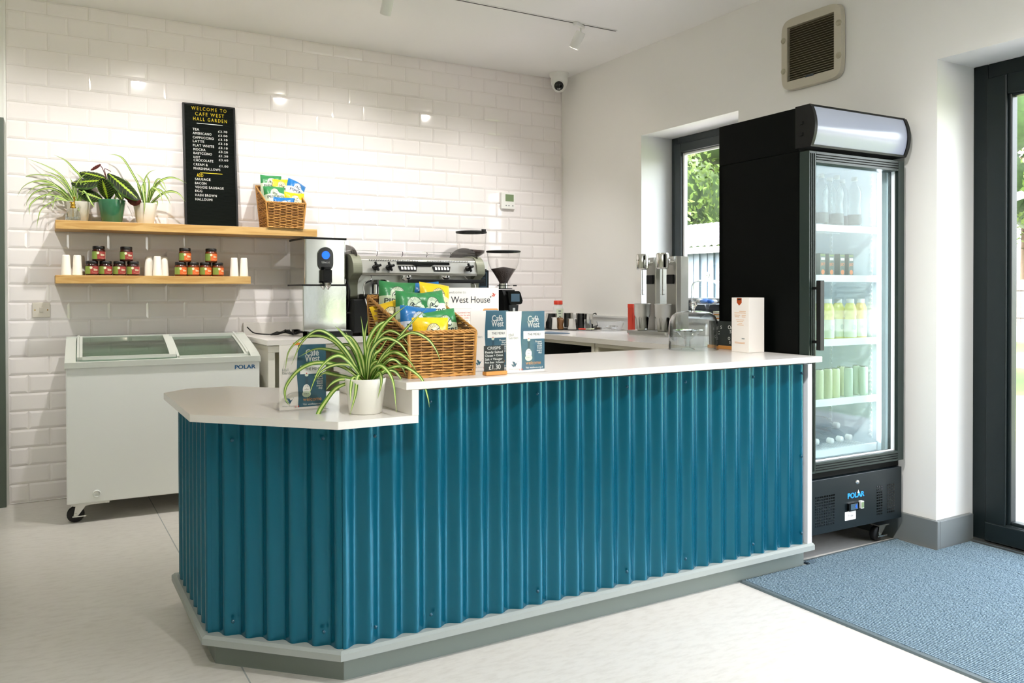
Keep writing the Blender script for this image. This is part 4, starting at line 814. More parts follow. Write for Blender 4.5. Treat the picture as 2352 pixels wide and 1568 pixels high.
# counter basket: coordinates of each packet's lower middle
for k, lab, l, r, sd in [
    ('green', 'green packet standing at the back left of the counter basket', (1.122, 2.77, 1.072), (R(-12), R(4), R(-14)), 1), ('blue', 'blue packet at the back of the counter basket, beside the yellow one', (1.285, 2.80, 1.072), (R(-14), R(-4), R(8)), 2),
    ('yellow', 'yellow packet tucked in front of the rear blue one in the counter basket', (1.262, 2.735, 1.065), (R(-10), R(8), R(12)), 3), ('green', 'green packet in the middle of the counter basket', (1.145, 2.665, 1.035), (R(-12), R(4), R(-10)), 4),
    ('green', 'green packet leaning right with full lettering in the middle of the counter basket', (1.245, 2.665, 1.035), (R(-12), R(-8), R(6)), 5), ('yellow', 'yellow packet wedged against the left side of the counter basket', (1.128, 2.715, 1.005), (R(-10), R(-16), R(-14)), 6),
    ('blue', 'blue packet tilted at the front left of the counter basket', (1.13, 2.585, .985), (R(-14), R(5), R(-5)), 7), ('green', 'green packet at the front right corner of the counter basket', (1.245, 2.575, .970), (R(-10), R(-7), R(10)), 8),
    ('yellow', 'yellow packet lowest at the front of the counter basket', (1.155, 2.525, .945), (R(-6), R(1), R(-2)), 9)]:
    crisp_bag(k, lab+' of crisps' if 'crisps' not in lab else lab, l, r, sd)['group'] = 'crisp packets in the counter basket'
ZB = ZU
for k, lab, l, r, sd in [
    ('green', 'green packet at the back left of the shelf basket', (1.318, 5.38, ZB+.17), (R(-8), R(2), R(-4)), 11), ('yellow', 'yellow packet at the back middle of the shelf basket', (1.39, 5.36, ZB+.150), (R(-10), R(-2), R(3)), 12),
    ('blue', 'blue packet leaning out to the right of the shelf basket', (1.435, 5.335, ZB+.150), (R(-12), R(22), R(10)), 13), ('green', 'green packet with full lettering in the middle of the shelf basket', (1.335, 5.318, ZB+.095), (R(-12), R(-2), R(-6)), 14),
    ('yellow', 'yellow packet at the front right of the shelf basket', (1.447, 5.285, ZB+.055), (R(-8), R(2), R(4)), 15), ('blue', 'blue packet lowest at the front of the shelf basket', (1.372, 5.258, ZB+.014), (R(-4), R(1), R(0)), 16)]:
    crisp_bag(k, lab, l, r, sd)['group'] = 'crisp packets in the shelf basket'

# ------------------------------------------------------------------ printed menus and signs on the counter
def bird(mb, x, z, k, m, y):
    for P_ in ([(-.9, -.1), (-.3, -.2), (.0, -.6), (-.2, -.9), (-.55, -.55)], [(-.55, .6), (.1, .45), (.45, -.05), (.95, .35), (.2, -.95), (-.1, -.2)], [(1.05, .7), (1.15, .55), (1.05, .45)]):
        mb.prism([(x+a*k, z+b_*k) for a, b_ in P_], y-.0003, y, m, 'y')
def cafe_menu(lab, loc, rz, w=.154, h=.214):
    t = thing('menu_card', lab, 'menu', loc, rz, 'cafe menus in clear stands')
    MB().box(0, w, 0, .0015, .001, h, 'paper').build('card', t)
    xs = .385; y = -.0005
    N = 14; edge = [(w*(xs+.015*math.sin(i/N*PI*2.3+.4)), h*(.035+.965*i/N)) for i in range(N+1)]
    mb = MB(); mb.prism(edge+[(w, h), (w, h*.045)], y-.0002, y, 'paper_teal', 'y'); mb.build('teal_panel', t, label='teal right-hand panel')
    y = -.0011; mb = MB()
    mb.text('Cafè', w*.70, h*.825, .0215, 'print_white', w=w*.28, align='C', y=y, bold=.022); mb.text('West', w*.705, h*.735, .0215, 'print_white', w=w*.315, align='C', y=y, bold=.022)
    mb.prism([(w*.44, h*.545), (w, h*.545), (w, h*.675), (w*.44, h*.675)], y-.0001, y, 'print_white', 'y'); mb.text('THE MENU', w*.72, h*.60, .0085, 'print_dark', w=w*.34, align='C', y=y-.0004, bold=.01)
    for i, s_ in enumerate(('Proper', 'food', 'made', 'fresh', 'every', 'day.')): mb.text(s_, w*.93, h*(.485-.036*i), .0068, 'print_white', align='R', y=y, bold=.03)
    mb.text('welcome', w*.70, h*.125, .013, 'print_orange', w=w*.40, align='C', y=y, bold=.0); mb.text('Visit', w*.50, h*.062, .0062, 'print_white', y=y, w=w*.08, bold=.02); mb.text('westhouse.org.uk', w*.60, h*.062, .0062, 'print_white', w=w*.36, y=y, bold=.02)
    mb.text('Hall', w*.06, h*.60, .0095, 'print_grey', y=y); mb.text('Garden', w*.06, h*.55, .0095, 'print_grey', w=w*.24, y=y); mb.text('West House', w*.06, h*.052, .0055, 'print_grey', w=w*.26, y=y)
    bird(mb, w*.20, h*.15, .0135, 'paper_teal', y)
    def disc(x, z, rx, rz_, m, dy=0, n=18): mb.prism([(x+rx*math.cos(2*PI*i/n), z+rz_*math.sin(2*PI*i/n)) for i in range(n)], y-.0003-dy, y-dy, m, 'y')
    disc(w*.575, h*.305, .0125, .017, 'print_white'); disc(w*.575, h*.235, .0145, .011, 'bun', .0003); disc(w*.58, h*.53, .006, .005, 'bun'); disc(w*.58, h*.553, .002, .002, 'print_red', .0004)
    for q in range(3): mb.prism([(w*.555+q*.005, h*.345), (w*.562+q*.005, h*.345), (w*.568+q*.0055, h*.37), (w*.560+q*.0055, h*.37)], y-.0009, y-.0005, 'print_dark', 'y')
    mb.text('coffee', w*.575, h*.30, .004, 'print_dark', align='C', y=y-.0006)
    for q in range(5): mb.prism([(w*.555+q*.0018, h*.38), (w*.5585+q*.0018, h*.38), (w*.563+q*.0018, h*.50), (w*.560+q*.0018, h*.50)], y-.0002, y-.0, 'print_dark', 'y')
    for q in range(3): mb.tube([(w*.52+q*.006, y-.0006, h*.245), (w*.53+q*.006, y-.0006, h*.23), (w*.54+q*.006, y-.0006, h*.25)], .0005, 'print_dark', 4)
    disc(w*.345, h*.05, .0028, .0028, 'print_red'); disc(w*.345, h*.05, .0017, .0017, 'print_white', .0003); disc(w*.40, h*.052, .0024, .0030, 'print_red')
    mb.build('print', t)
    mb = MB(); mb.box(-.001, w+.001, -.0045, -.0027, 0, h+.001, 'acrylic'); mb.box(-.001, w+.001, .0022, .004, 0, h+.001, 'acrylic'); mb.box(-.001, w+.001, -.028, .06, -.0002, .0009, 'acrylic'); mb.build('clear_stand', t)
    return t
ZT = .9337
cafe_menu('cafe menu card in a clear stand, nearest the middle of the counter', (1.405, 2.455, ZT), -.02)
cafe_menu('cafe menu card half hidden behind the crisps chalkboard', (1.330, 2.58, ZT), -.02)
t = cafe_menu('cafe menu card behind the spider plant on the low counter end', (.683, 2.685, .829), -.03)
MB().box(.045, .075, -.0016, -.0010, .213, .221, 'orange_tag').build('orange_tab', t, label='orange sticky tab')
# West House poster
t = thing('charity_sign', 'white West House sign standing behind the crisps basket', 'sign', (1.372, 2.895, ZT), -.01); w, h = .248, .298
MB().box(0, w, 0, .002, 0, h, 'paper').build('card', t); y = -.0006; mb = MB()
mb.text('West House', w*.14, h*.80, .026, 'print_dark', w=w*.70, y=y, bold=.004); mb.text('welcome to', w*.10, h*.925, .010, 'print_grey', w=w*.3, y=y)
bird(mb, w*.905, h*.91, .011, 'print_red', y); bird(mb, w*.85, h*.88, .005, 'print_dark', y)
for i, s_ in enumerate(("House is Cumbria's leading care", 'support provider for adults, children', 'young people with disabilities', 'across the county')): mb.text(s_, w*.10, h*(.66-.035*i), .0066, 'print_red' if i < 3 else 'print_grey', w=w*(.52+.02*i), y=y)
mb.box(w*.06, w*.5, y-.0002, y, h*.72, h*.722, 'print_grey')
mb.prism(rrect(w*.71, w*.99, h*.36, h*.72, .008), y-.0002, y, 'print_orange', 'y'); mb.prism(rrect(w*.72, w*.99, h*.36, h*.70, .008), y-.0005, y-.0003, 'screen_grey', 'y')
for q, mt in enumerate(('print_dark', 'print_orange', 'trunk', 'print_dark')): mb.prism([(w*(.75+.055*q), h*.5), (w*(.80+.055*q), h*.5), (w*(.79+.055*q), h*.64), (w*(.76+.055*q), h*.64)], y-.0008, y-.0006, mt, 'y')
mb.build('print', t)
mb = MB(); mb.box(-.001, w+.001, .003, .0045, 0, h, 'acrylic'); mb.box(-.001, w+.001, -.02, .07, -.0002, .0, 'acrylic'); mb.build('clear_stand', t)
# crisps chalkboard
t = thing('chalkboard_sign', 'small crisps price chalkboard in a wooden foot beside the big basket', 'sign', (1.312, 2.43, ZT), .03)
MB().box(-.008, .076, -.014, .012, 0, .013, 'sign_wood').build('wooden_foot', t, bevel=.002)
mb = MB(); mb.box(-.008, .071, -.001, .002, .013, .100, 'slate'); mb.build('slate_panel', t, bevel=.0005); mb = MB(); y = -.0016
for s_, z, hh, x0, ww in (('CRISPS', .087, .0095, .004, .052), ('Ready Salted', .0745, .0075, -.004, .068), ('Cheese + Onion', .063, .0075, -.005, .070), ('Salt + Vinegar', .0505, .0075, -.005, .068), ('Pom Bear  Xcheese', .040, .0065, -.005, .073), ('£1.30', .019, .0165, .010, .046)): mb.text(s_, x0, z, hh, 'chalk', w=ww, y=y, bold=.018)
mb.build('chalk_lettering', t)
# glass cake dome, bowl, chalk sign, white box at the right end
def dome_prof(r, h): return [(r, 0), (r, h*.58), (r*.965, h*.74), (r*.86, h*.88), (r*.66, h*.965), (r*.3, h*.995), (.012, h)]
def cake_dome(lab, loc, r, h):
    t = thing('cake_dome', lab, 'cake dome', loc); pr = dome_prof(r, h); MB().lathe(pr+[(a-.003, b_-.003) for a, b_ in pr[::-1]], 'clear_glass', seg=40, cap=False).build('cover', t)
    MB().lathe([(r+.0005, 0), (r+.002, .002), (r+.0005, .005)], 'clear_glass', seg=40, cap=False).build('rim', t)
    MB().lathe([(.011, h-.001), (.008, h+.008), (.012, h+.016), (.019, h+.026), (.019, h+.036), (.012, h+.045), (.0001, h+.048)], 'solid_glass', seg=20).build('knob', t)
    return t
cake_dome('clear glass cake dome on the counter near the fridge', (2.735, 2.965, ZT), .118, .188)
t = thing('glass_bowl', 'shallow glass bowl inside the cake dome on the counter', 'bowl', (2.70, 2.965, ZT+.0))
mb = MB(); pr = [(.03, .001), (.035, .004), (.012, .012), (.012, .05), (.03, .062), (.058, .085), (.078, .095)]; mb.lathe(pr+[(a-.003, b_+.002) for a, b_ in pr[::-1]], 'clear_glass', seg=32, cap=False); mb.build('bowl', t)
t = thing('chalkboard_sign', 'black chalk-lettered sign with a wooden foot between the cake dome and fridge', 'sign', (2.905, 2.845, ZT), -PI/2+.0)
MB().box(-.19, 0, -.012, .012, 0, .016, 'sign_wood').build('wooden_foot', t, bevel=.002); MB().box(-.19, 0, -.001, .002, .016, .135, 'slate').build('slate_panel', t)
mb = MB()
for s_, x, z, hh in (('O', -.060, .098, .018), ('x', -.042, .100, .010), ('S', -.028, .101, .016), ('S', -.048, .078, .016), ('C', -.034, .064, .014), ('O', -.060, .046, .014), ('S', -.050, .028, .012), ('o', -.018, .046, .010), ('S', -.11, .098, .015), ('C', -.13, .07, .015), ('O', -.15, .05, .015), ('S', -.16, .09, .012)): mb.text(s_, x, z, hh, 'chalk', y=-.0016)
mb.build('chalk_lettering', t)
t = thing('bottle_box', 'plain white upright carton with a copper crest at the counter end', 'box', (2.81, 2.68, ZT))
MB().box(0, .098, 0, .108, 0, .252, 'paper').build('carton', t, bevel=.001)
mb = MB(); T_ = Matrix.Rotation(-PI/2, 4, 'Z'); mb.T = T_
mb.prism([(-.075, .250), (-.045, .250), (-.045, .228), (-.060, .215), (-.075, .228)], -.0004, -.0001, 'copper', 'y'); mb.prism([(-.070, .247), (-.050, .247), (-.050, .241), (-.070, .241)], -.0008, -.0005, 'black', 'y'); mb.build('crest', t, label='copper crest')
mb = MB(); mb.T = T_
for z, x0, x1 in ((.188, -.06, -.02), (.180, -.09, -.02), (.170, -.09, -.055), (.170, -.045, -.02), (.162, -.088, -.06), (.162, -.045, -.022), (.148, -.08, -.03), (.141, -.075, -.035), (.132, -.065, -.042), (.125, -.072, -.033), (.045, -.088, -.025), (.04, -.088, -.025)): mb.box(x0, x1, -.0004, -.0001, z, z+.0018, 'print_orange')
mb.box(-.045, -.027, -.0004, -.0001, .060, .066, 'print_grey'); mb.build('fine_print', t)

# ------------------------------------------------------------------ machines on the back worktop
ZW = .9355
t = thing('water_boiler', 'stainless steel water boiler with a blue round display, left of the espresso machine', 'water boiler', (1.43, 5.0, ZW)); w, d = .265, .34
mb = MB(); mb.prism(rrect(0, w, 0, d, .012), .325, .605, 'steel', 'z'); mb.build('upper_housing', t, bevel=.003)
MB().prism(rrect(-.012, w+.004, -.012+.01, d-.02, .006), .035, .318, 'steel_mirror', 'z').build('lower_housing', t, bevel=.003)
mb = MB(); mb.box(-.003, w+.003, -.004, d+.003, .605, .618, 'black'); mb.box(-.018, w+.006, -.006, d-.01, .315, .326, 'black'); mb.build('black_trims', t, bevel=.002)
mb = MB(); mb.prism([(.130+.048*math.cos(a), .510+.048*math.sin(a)) for a in [PI*i/14 for i in range(15)]]+[(.130+.048*math.cos(a), .455+.048*math.sin(a)) for a in [PI+PI*i/14 for i in range(15)]], -.012, .0, 'black_gloss', 'y'); dp = mb.build('control_panel', t, bevel=.002)
mb = MB(); mb.prism([(.130+.025*math.cos(a), .508+.025*math.sin(a)) for a in [2*PI*i/28 for i in range(28)]], -.0128, -.012, 'screen_blue', 'y'); mb.build('display', dp)
MB().text('Lincat', .130, .458, .013, 'white_letter', w=.050, align='C', y=-.0125, bold=.03).build('lettering', dp)
mb = MB(); mb.box(.105, .158, -.05, 0, .345, .415, 'black'); mb.box(.112, .150, -.055, -.03, .415, .435, 'black'); mb.lathe([(.026, .335), (.026, .348)], 'black', (.131, -.05, 0), seg=18); mb.lathe([(.022, .335), (.018, .315), (.008, .302), (.005, .293)], 'chrome', (.131, -.05, 0), seg=18); mb.build('tap', t, bevel=.002)
mb = MB(); mb.box(-.012, w+.004, -.10, .0, .0, .036, 'black'); mb.box(.0, w+.0, -.09, -.01, .036, .040, 'steel_soft'); mb.box(0, w, -.0, d-.04, 0, .034, 'black'); mb.box(-.012, -.004, -.09, .2, .0, .036, 'steel'); mb.build('drip_tray', t)
# espresso machine
t = thing('espresso_machine', 'two-group grey espresso machine with black knobs on the back worktop', 'coffee machine', (1.79, 4.93, ZW)); w, d = .80, .50
side = [(.09, .235)]+[(p.x, p.y) for p in smooth_path([(.085, .25, 0), (.08, .34, 0), (.02, .382, 0), (-.008, .40, 0), (.0, .46, 0), (.045, .508, 0), (.14, .522, 0), (.28, .505, 0), (.42, .44, 0), (.47, .34, 0), (.48, .24, 0)], 5)]+[(.48, .235)]
for xa, xb, nm in ((-.075, -.015, 'side_panel'), (w, w+.06, 'side_panel')):
    MB().prism([(y, z) for y, z in side], xa, xb, 'machine_side', 'x', False).build(nm, t, bevel=.008, seg=3)
mb = MB(); mb.prism([(0.0, .385), (-.004, .40), (.02, .485), (.06, .508), (.40, .508), (.42, .40), (.40, .385)], -.015, w, 'steel_soft', 'x'); body = mb.build('control_housing', t, bevel=.004)
def on_face(mb): mb.T = Matrix.Translation((0, -.004, .40)) @ Matrix.Rotation(-.25, 4, 'X')     # local x-z plane of the sloped fascia
for x in (.075, .165, .735):
    mb = MB(); on_face(mb)
    mb.lathe([(.020, 0), (.018, -.016), (.010, -.020), (.010, -.045), (.0001, -.048)], 'black', (x, 0, .035), axis='y', seg=14, cap=False)
    for k in range(4):
        a = k*PI/2+.3; mb.tube([(x, -.026, .035), (x+.030*math.cos(a), -.030, .035+.030*math.sin(a))], [.010, .008], 'black', 8)
    mb.build('steam_knob', t)
mb = MB(); on_face(mb); mb.box(.225, .60, -.003, -.0005, .058, .075, 'black_gloss'); mb.prism([(.33, .059), (.36, .045), (.46, .045), (.49, .059)], -.003, -.0005, 'black_gloss', 'y'); mb.build('display_strip', t)
for x0 in (.23, .47):
    mb = MB(); on_face(mb); mb.prism([(x0, .047), (x0+.135, .047), (x0+.125, .012), (x0+.012, .012)], -.003, -.0005, 'black', 'y')
    for k in range(5): mb.prism([(x0+.020+k*.022, .022), (x0+.034+k*.022, .022), (x0+.034+k*.022, .036), (x0+.028+k*.022, .042), (x0+.020+k*.022, .042)], -.0045, -.003, 'white_letter', 'y')
    mb.build('button_pad', t)
mb = MB(); on_face(mb)
for k in range(60):
    if 28 < k < 34: continue
    x = .04+k*.0118; mb.prism([(x, .078), (x+.004, .078), (x+.001, .088), (x-.003, .088)], -.0012, -.0004, 'black', 'y')
mb.build('vent_slots', t)
mb = MB(); mb.box(-.015, w, .10, .40, .236, .386, 'machine_grey'); mb.box(-.015, w, .086, .099, .236, .384, 'steel_soft'); mb.build('back_panel', t)
MB().box(-.075, w+.06, .0, .47, .02, .234, 'black').build('base', t, bevel=.01); mb = MB(); mb.box(-.005, w-.01, -.03, .085, .236, .262, 'black'); mb.box(.0, w-.015, -.025, .085, .262, .266, 'steel'); mb.build('drip_tray', t, bevel=.003); MB().box(.28, w+.04, -.045, -.03, .335, .36, 'black').build('cup_tray', t, bevel=.004)
for x in (.30, .58):
    mb = MB(); mb.lathe([(.038, .386), (.038, .362), (.034, .352), (.030, .35)], 'chrome', (x, .04, 0), seg=24); mb.build('group_head', t)
for x, r_ in ((.055, 1), (.72, -1)):
    mb = MB(); mb.tube(smooth_path([(x, .03, .385), (x-.01*r_, .0, .36), (x-.05*r_, -.01, .34), (x-.065*r_, -.01, .30), (x-.05*r_, -.01, .22), (x-.035*r_, -.01, .18)], 6), .004, 'chrome', 8); mb.tube([(x-.012*r_, -.002, .352), (x-.052*r_, -.01, .336)], .007, 'black', 8); mb.build('steam_wand', t)
mb = MB()
for x in (.10, .145): mb.prism([(x+.010*math.cos(a), .335+.022*math.sin(a)) for a in [2*PI*i/20 for i in range(20)]], .02, .085, 'black' if x > .12 else 'black_gloss', 'y')
mb.box(.15, .168, .0, .05, .325, .35, 'steel'); mb.build('hot_water_tap', t)
mb = MB(); mb.tube([(.075, .01, .325), (.075, .01, .185)], .0125, 'steel_soft', 12); mb.tube([(.058, .01, .32), (.058, .01, .19), (.066, .01, .175), (.084, .01, .175), (.092, .01, .19), (.092, .01, .32), (.084, .01, .335), (.066, .01, .335), (.058, .01, .32)], .005, 'black', 8); mb.build('wand_guard', t)
mb = MB()
rail = [(-.05, .10, .525), (w+.03, .10, .525), (w+.03, .42, .525), (-.05, .42, .525)]
mb.tube([Vector(p)+Vector((0, 0, .018)) for p in rail]+[Vector(rail[0])+Vector((0, 0, .018))], .002, 'chrome', 6)
for k in range(6):
    x = -.05+(w+.08)*k/5; mb.tube(smooth_path([(x-.008, .10, .505), (x, .10, .525), (x-.002, .10, .543)], 4), .002, 'black', 6)
mb.build('cup_rail', t)
for xa in (-.045, w+.015):
    mb = MB(); mb.prism([(.03, .50)]+[(.25+.215*math.cos(a), .50+.085*math.sin(a)) for a in [PI-PI*i/16 for i in range(17)]], xa, xa+.012, 'smoked', 'x'); mb.build('cup_guard', t)
mb = MB(); mb.cyl((-.085, .10, .15), .014, .012, 'steel', 'x', 16)
mb.tube(smooth_path([(-.081, .10, .13), (-.081, .06, .22), (-.081, .05, .3), (-.081, .12, .36)], 6), .005, 'black', 6); mb.build('side_hose', t)
for x, y in ((.0, .02), (.76, .02), (.0, .42), (.76, .42)): MB().cyl((x, y, 0), .02, .022, 'black', seg=14).build('foot', t)
# grinders
t = thing('coffee_grinder', 'black coffee grinder with tall cylindrical hopper at the right of the espresso machine', 'grinder', (2.725, 5.27, ZW))
mb = MB(); mb.lathe([(.03, .508), (.04, .52), (.095, .555), (.103, .58), (.110, .70)], 'hopper', seg=36, cap=False); mb.build('hopper', t)
mb = MB(); mb.lathe([(.03, .509), (.04, .522), (.092, .556), (.098, .575), (.0001, .585)], 'beans', seg=30, cap=False); mb.build('coffee_beans', t)
mb = MB(); mb.lathe([(.111, .70), (.113, .704), (.113, .712), (.09, .716), (.0001, .716)], 'black', seg=36, cap=False); mb.prism(rrect(.03, .06, -.118, -.095, .006), .708, .724, 'black', 'z'); mb.build('hopper_lid', t)
mb = MB(); mb.prism(rrect(-.055, .055, -.06, .06, .02), .44, .508, 'panel_navy', 'z'); mb.text('LaG', 0, .47, .012, 'white_letter', w=.036, align='C', y=-.0605, bold=.02); mb.build('collar', t)
MB().prism(rrect(-.055, .09, -.075, .12, .012), .02, .44, 'black', 'z').build('body', t, bevel=.004)
mb = MB(); mb.prism(rrect(.0, .095, .29, .432, .008), -.088, -.074, 'panel_navy', 'y'); mb.box(.014, .080, -.0895, -.088, .305, .418, 'screen_dark'); mb.box(.022, .072, -.0905, -.0895, .318, .408, 'panel_navy'); mb.text('TOUCH', .047, .372, .007, 'screen_grey', align='C', y=-.0912); mb.text('7.5', .047, .345, .007, 'screen_grey', align='C', y=-.0912); mb.build('control_panel', t)
MB().prism(rrect(-.06, .105, -.11, .13, .02), 0, .02, 'black', 'z').build('base', t)
mb = MB(); mb.tube([(.02, -.06, .24), (.02, -.13, .24)], .012, 'black', 10); mb.tube([(-.03, -.12, .225), (.07, -.12, .225)], .005, 'steel', 8); mb.build('portafilter_fork', t)
t = thing('coffee_grinder', 'black coffee grinder with conical bean hopper and grey touchscreen, rightmost on the worktop', 'grinder', (2.845, 5.01, ZW))
mb = MB(); mb.lathe([(.030, .335), (.036, .35), (.062, .395), (.095, .445), (.108, .48), (.118, .555)], 'hopper', seg=36, cap=False); mb.build('hopper', t)
mb = MB(); mb.lathe([(.028, .336), (.034, .352), (.060, .396), (.088, .437), (.0001, .452)], 'beans', seg=30, cap=False); mb.build('coffee_beans', t)
MB().lathe([(.119, .553), (.122, .557), (.121, .564), (.0001, .567)], 'black', seg=36, cap=False).build('hopper_lid', t)
mb = MB(); mb.lathe([(.034, .300), (.034, .335)], 'chrome', seg=24); mb.lathe([(.062, .296), (.062, .301)], 'black', seg=24); mb.lathe([(.045, .318), (.045, .323)], 'black', seg=24); mb.tube([(.04, -.01, .32), (.09, -.02, .32)], .002, 'steel', 6); mb.tube([(.07, -.016, .32), (.095, -.021, .32)], .005, 'black', 8); mb.build('adjusting_collar', t)
mb = MB(); mb.prism([(-.09, .0), (-.085, .25), (-.06, .29), (.07, .29), (.10, .25), (.10, .0)][::-1], -.045, .055, 'black', 'x'); mb.prism(rrect(-.08, .08, -.10, .10, .02), 0, .03, 'black', 'z'); mb.build('body', t, bevel=.008)
mb = MB(); mb.prism([(-.035, .282), (.055, .282), (.068, .27), (.086, .215), (.080, .195), (.068, .19), (-.005, .185), (-.020, .195)], -.120, -.088, 'black_gloss', 'y'); mb.box(-.008, .060, -.1215, -.120, .208, .262, 'screen_dark'); mb.build('touchscreen', t, bevel=.003)
mb = MB(); mb.prism([(-.02, .185), (.055, .185), (.045, .10), (-.01, .10)], -.115, -.088, 'black', 'y'); mb.box(.008, .026, -.118, -.115, .118, .165, 'steel_soft'); mb.tube([(-.045, -.13, .09), (.065, -.13, .09)], .006, 'steel', 8); mb.tube([(-.045, -.13, .105), (-.045, -.13, .075)], .004, 'steel', 6); mb.tube([(.065, -.13, .105), (.065, -.13, .075)], .004, 'steel', 6); mb.build('dosing_fork', t)
MB().prism(rrect(0, .14, 0, .1, .008), 0, .50, 'white_plastic', 'z').build('white_canister', None, loc=(2.775, 5.36, ZW), bevel=.003)
tag(bpy.data.objects['white_canister'], 'white upright box standing behind the two grinders', 'box')
# black cable bundle
mb = MB(); mb.tube(smooth_path([(1.17, 5.40, .055), (1.20, 5.36, .020), (1.24, 5.3, .012), (1.29, 5.27, .010), (1.33, 5.27, .012)], 6), .004, 'black', 8)
for k in range(7): mb.tube(smooth_path([(1.29+.004*k, 5.28-.01*k, .008+.003*k), (1.33, 5.25-.008*k, .012+.002*k), (1.36+.01*k, 5.29, .022+.004*(k % 3)), (1.38, 5.27-.012*k, .022+.006*(k % 3)), (1.41, 5.25-.01*k, .012)], 5), .0055, 'black', 8)
tag(mb.build('power_cable', loc=(0, 0, ZW-.001)), 'coiled black power cable lying between freezer and water boiler', 'cable')

# ------------------------------------------------------------------ right worktop: mixer, tray, tub
t = thing('drinks_mixer', 'double-headed stainless steel milkshake mixer on the right worktop by the window', 'mixer', (3.43, 3.985, ZW)); 
mb = MB(); mb.prism(rrect(-.15, .10, -.19, .20, .02), .012, .030, 'steel_soft', 'z'); mb.prism(rrect(-.14, .09, -.18, .19, .02), .0, .012, 'white_plastic', 'z'); mb.build('base', t, bevel=.003)
for yy in (.11, -.085):
    mb = MB(); mb.prism([(-.045, -.045), (-.045, .045), (-.02, .06), (.045, .06), (.045, -.06), (-.02, -.06)], .03, .495, 'steel_soft', 'z'); 
    mb.T = Matrix.Translation((0.03, yy, 0)); mb.v = [(a+.03, b_+yy, c_) for a, b_, c_ in mb.v]; mb.T = Matrix(); mb.build('column', t, bevel=.004)
    mb = MB(); mb.prism(rrect(-.032, .032, .415, .515, .012), -.032+yy, .032+yy, 'steel', 'y') if False else mb.lathe([(.028, .415), (.038, .420), (.039, .43), (.039, .505), (.034, .515), (.0001, .517)], 'steel', (-.085, yy, 0), seg=28); mb.tube([(-.05, yy, .46), (-.01, yy, .46)], .018, 'steel', 14)
    if yy > 0: mb.box(-.1235, -.1225, yy-.01, yy+.008, .472, .48, 'black')
    hd = mb.build('motor_head', t)
    mb = MB(); mb.tube([(-.085, yy, .418), (-.085, yy, .255)], .0028, 'steel', 8); mb.lathe([(.014, .258), (.014, .260)], 'steel', (-.085, yy, 0), seg=14); mb.lathe([(.010, .285), (.010, .287)], 'steel', (-.085, yy, 0), seg=14); mb.build('spindle', hd)
    mb = MB(); mb.prism(rrect(-.034, .034, .325, .385, .008), -.0, .014, 'black', 'x') if False else mb.box(-.029, -.016, yy-.030, yy+.030, .325, .382, 'black'); mb.build('switch', t, bevel=.003)
def mix_cup(lab, loc):
    t = thing('mixing_cup', lab, 'cup', loc, 0, 'steel milkshake cups'); MB().lathe([(.0001, .002), (.030, 0), (.034, .004), (.044, .085), (.050, .095), (.052, .165), (.055, .168), (.052, .170), (.047, .165)], 'steel_soft', seg=32, cap=False).build('body', t)
    mb = MB()
    for a in (2.6, 3.7, 4.8): mb.prism([(-.004, .012), (.004, .012), (.009, .08), (0, .088), (-.009, .08)], -.047, -.036, 'steel_soft', 'y'); mb.v[-10:] = [tuple(Matrix.Rotation(a-1.5*PI, 3, 'Z') @ Vector(v)) for v in mb.v[-10:]]
    mb.build('pressed_facets', t)
mix_cup('steel milkshake cup under the left mixer head', (3.345, 4.095, ZW+.0305)); mix_cup('steel milkshake cup under the right mixer head, nearer the fridge', (3.348, 3.90, ZW+.0305))
mb = MB(); mb.prism(rrect(0, .03, 0, .05, .008), 0, .17, 'red_box', 'z'); mb.prism(rrect(-.001, .031, -.001, .051, .008), .17, .195, 'red_cap', 'z'); tag(mb.build('red_container', loc=(3.395, 4.262, ZW)), 'narrow orange-red upright container left of the mixer', 'container')  # slim upright red container with its cap
t = thing('service_tray', 'black tray holding the steel pots on the corner of the worktop', 'tray', (3.36, 4.98, ZW), -.75)
MB().prism([(-.20, 0), (.20, 0), (.218, .030), (.212, .030), (.195, .005), (-.195, .005), (-.212, .030), (-.218, .030)], -.11, .13, 'black', 'y').build('tray', t)
def steel_pot(lab, px, Y, r, h, handle=False):
    t = thing('steel_pot', lab, 'pot', at(px, Y), 0, 'steel pots on the black tray'); MB().lathe([(.0001, .001), (r-.003, 0), (r, .004), (r, h), (r+.0025, h+.002), (r-.002, h+.001), (r-.003, h-.01), (r-.003, .01), (.0001, .008)], 'steel', seg=30, cap=False).build('body', t)
    if handle: MB().tube(smooth_path([(r*.7, -r*.7, h), (r*1.3, -r*.9, h+.005), (r*1.5, -r*.8, h-.005)], 5), .004, 'black', 8).build('handle', t)
steel_pot('tall steel pot at the left rear of the black tray', 1266, 5.10, .042, .108); steel_pot('steel pot behind the wooden pepper mill on the tray', 1304, 5.12, .042, .108); steel_pot('tall steel pot in the middle of the tray behind the small jug', 1336, 4.99, .042, .108)
steel_pot('steel pot at the right end of the tray with black handle', 1352, 4.84, .032, .108, True); steel_pot('narrow steel pot at the front left of the tray', 1275, 4.93, .026, .085); steel_pot('small polished steel jug at the front of the tray', 1314, 4.84, .033, .075)
t = thing('pepper_mill', 'brown wooden pepper mill on the black tray', 'mill', at(1288, 4.90)); MB().lathe([(.019, 0), (.021, .01), (.016, .03), (.022, .055), (.024, .07), (.016, .08), (.0001, .086)], 'pepper', seg=20).build('body', t)
t = thing('glass_cup', 'small clear glass at the right end of the black tray', 'glass', at(1350, 4.72, ZW+.006)); MB().lathe([(.0001, .001), (.022, 0), (.026, .008), (.026, .075), (.024, .075), (.024, .01), (.0001, .009)], 'clear_glass', seg=20, cap=False).build('glass', t)
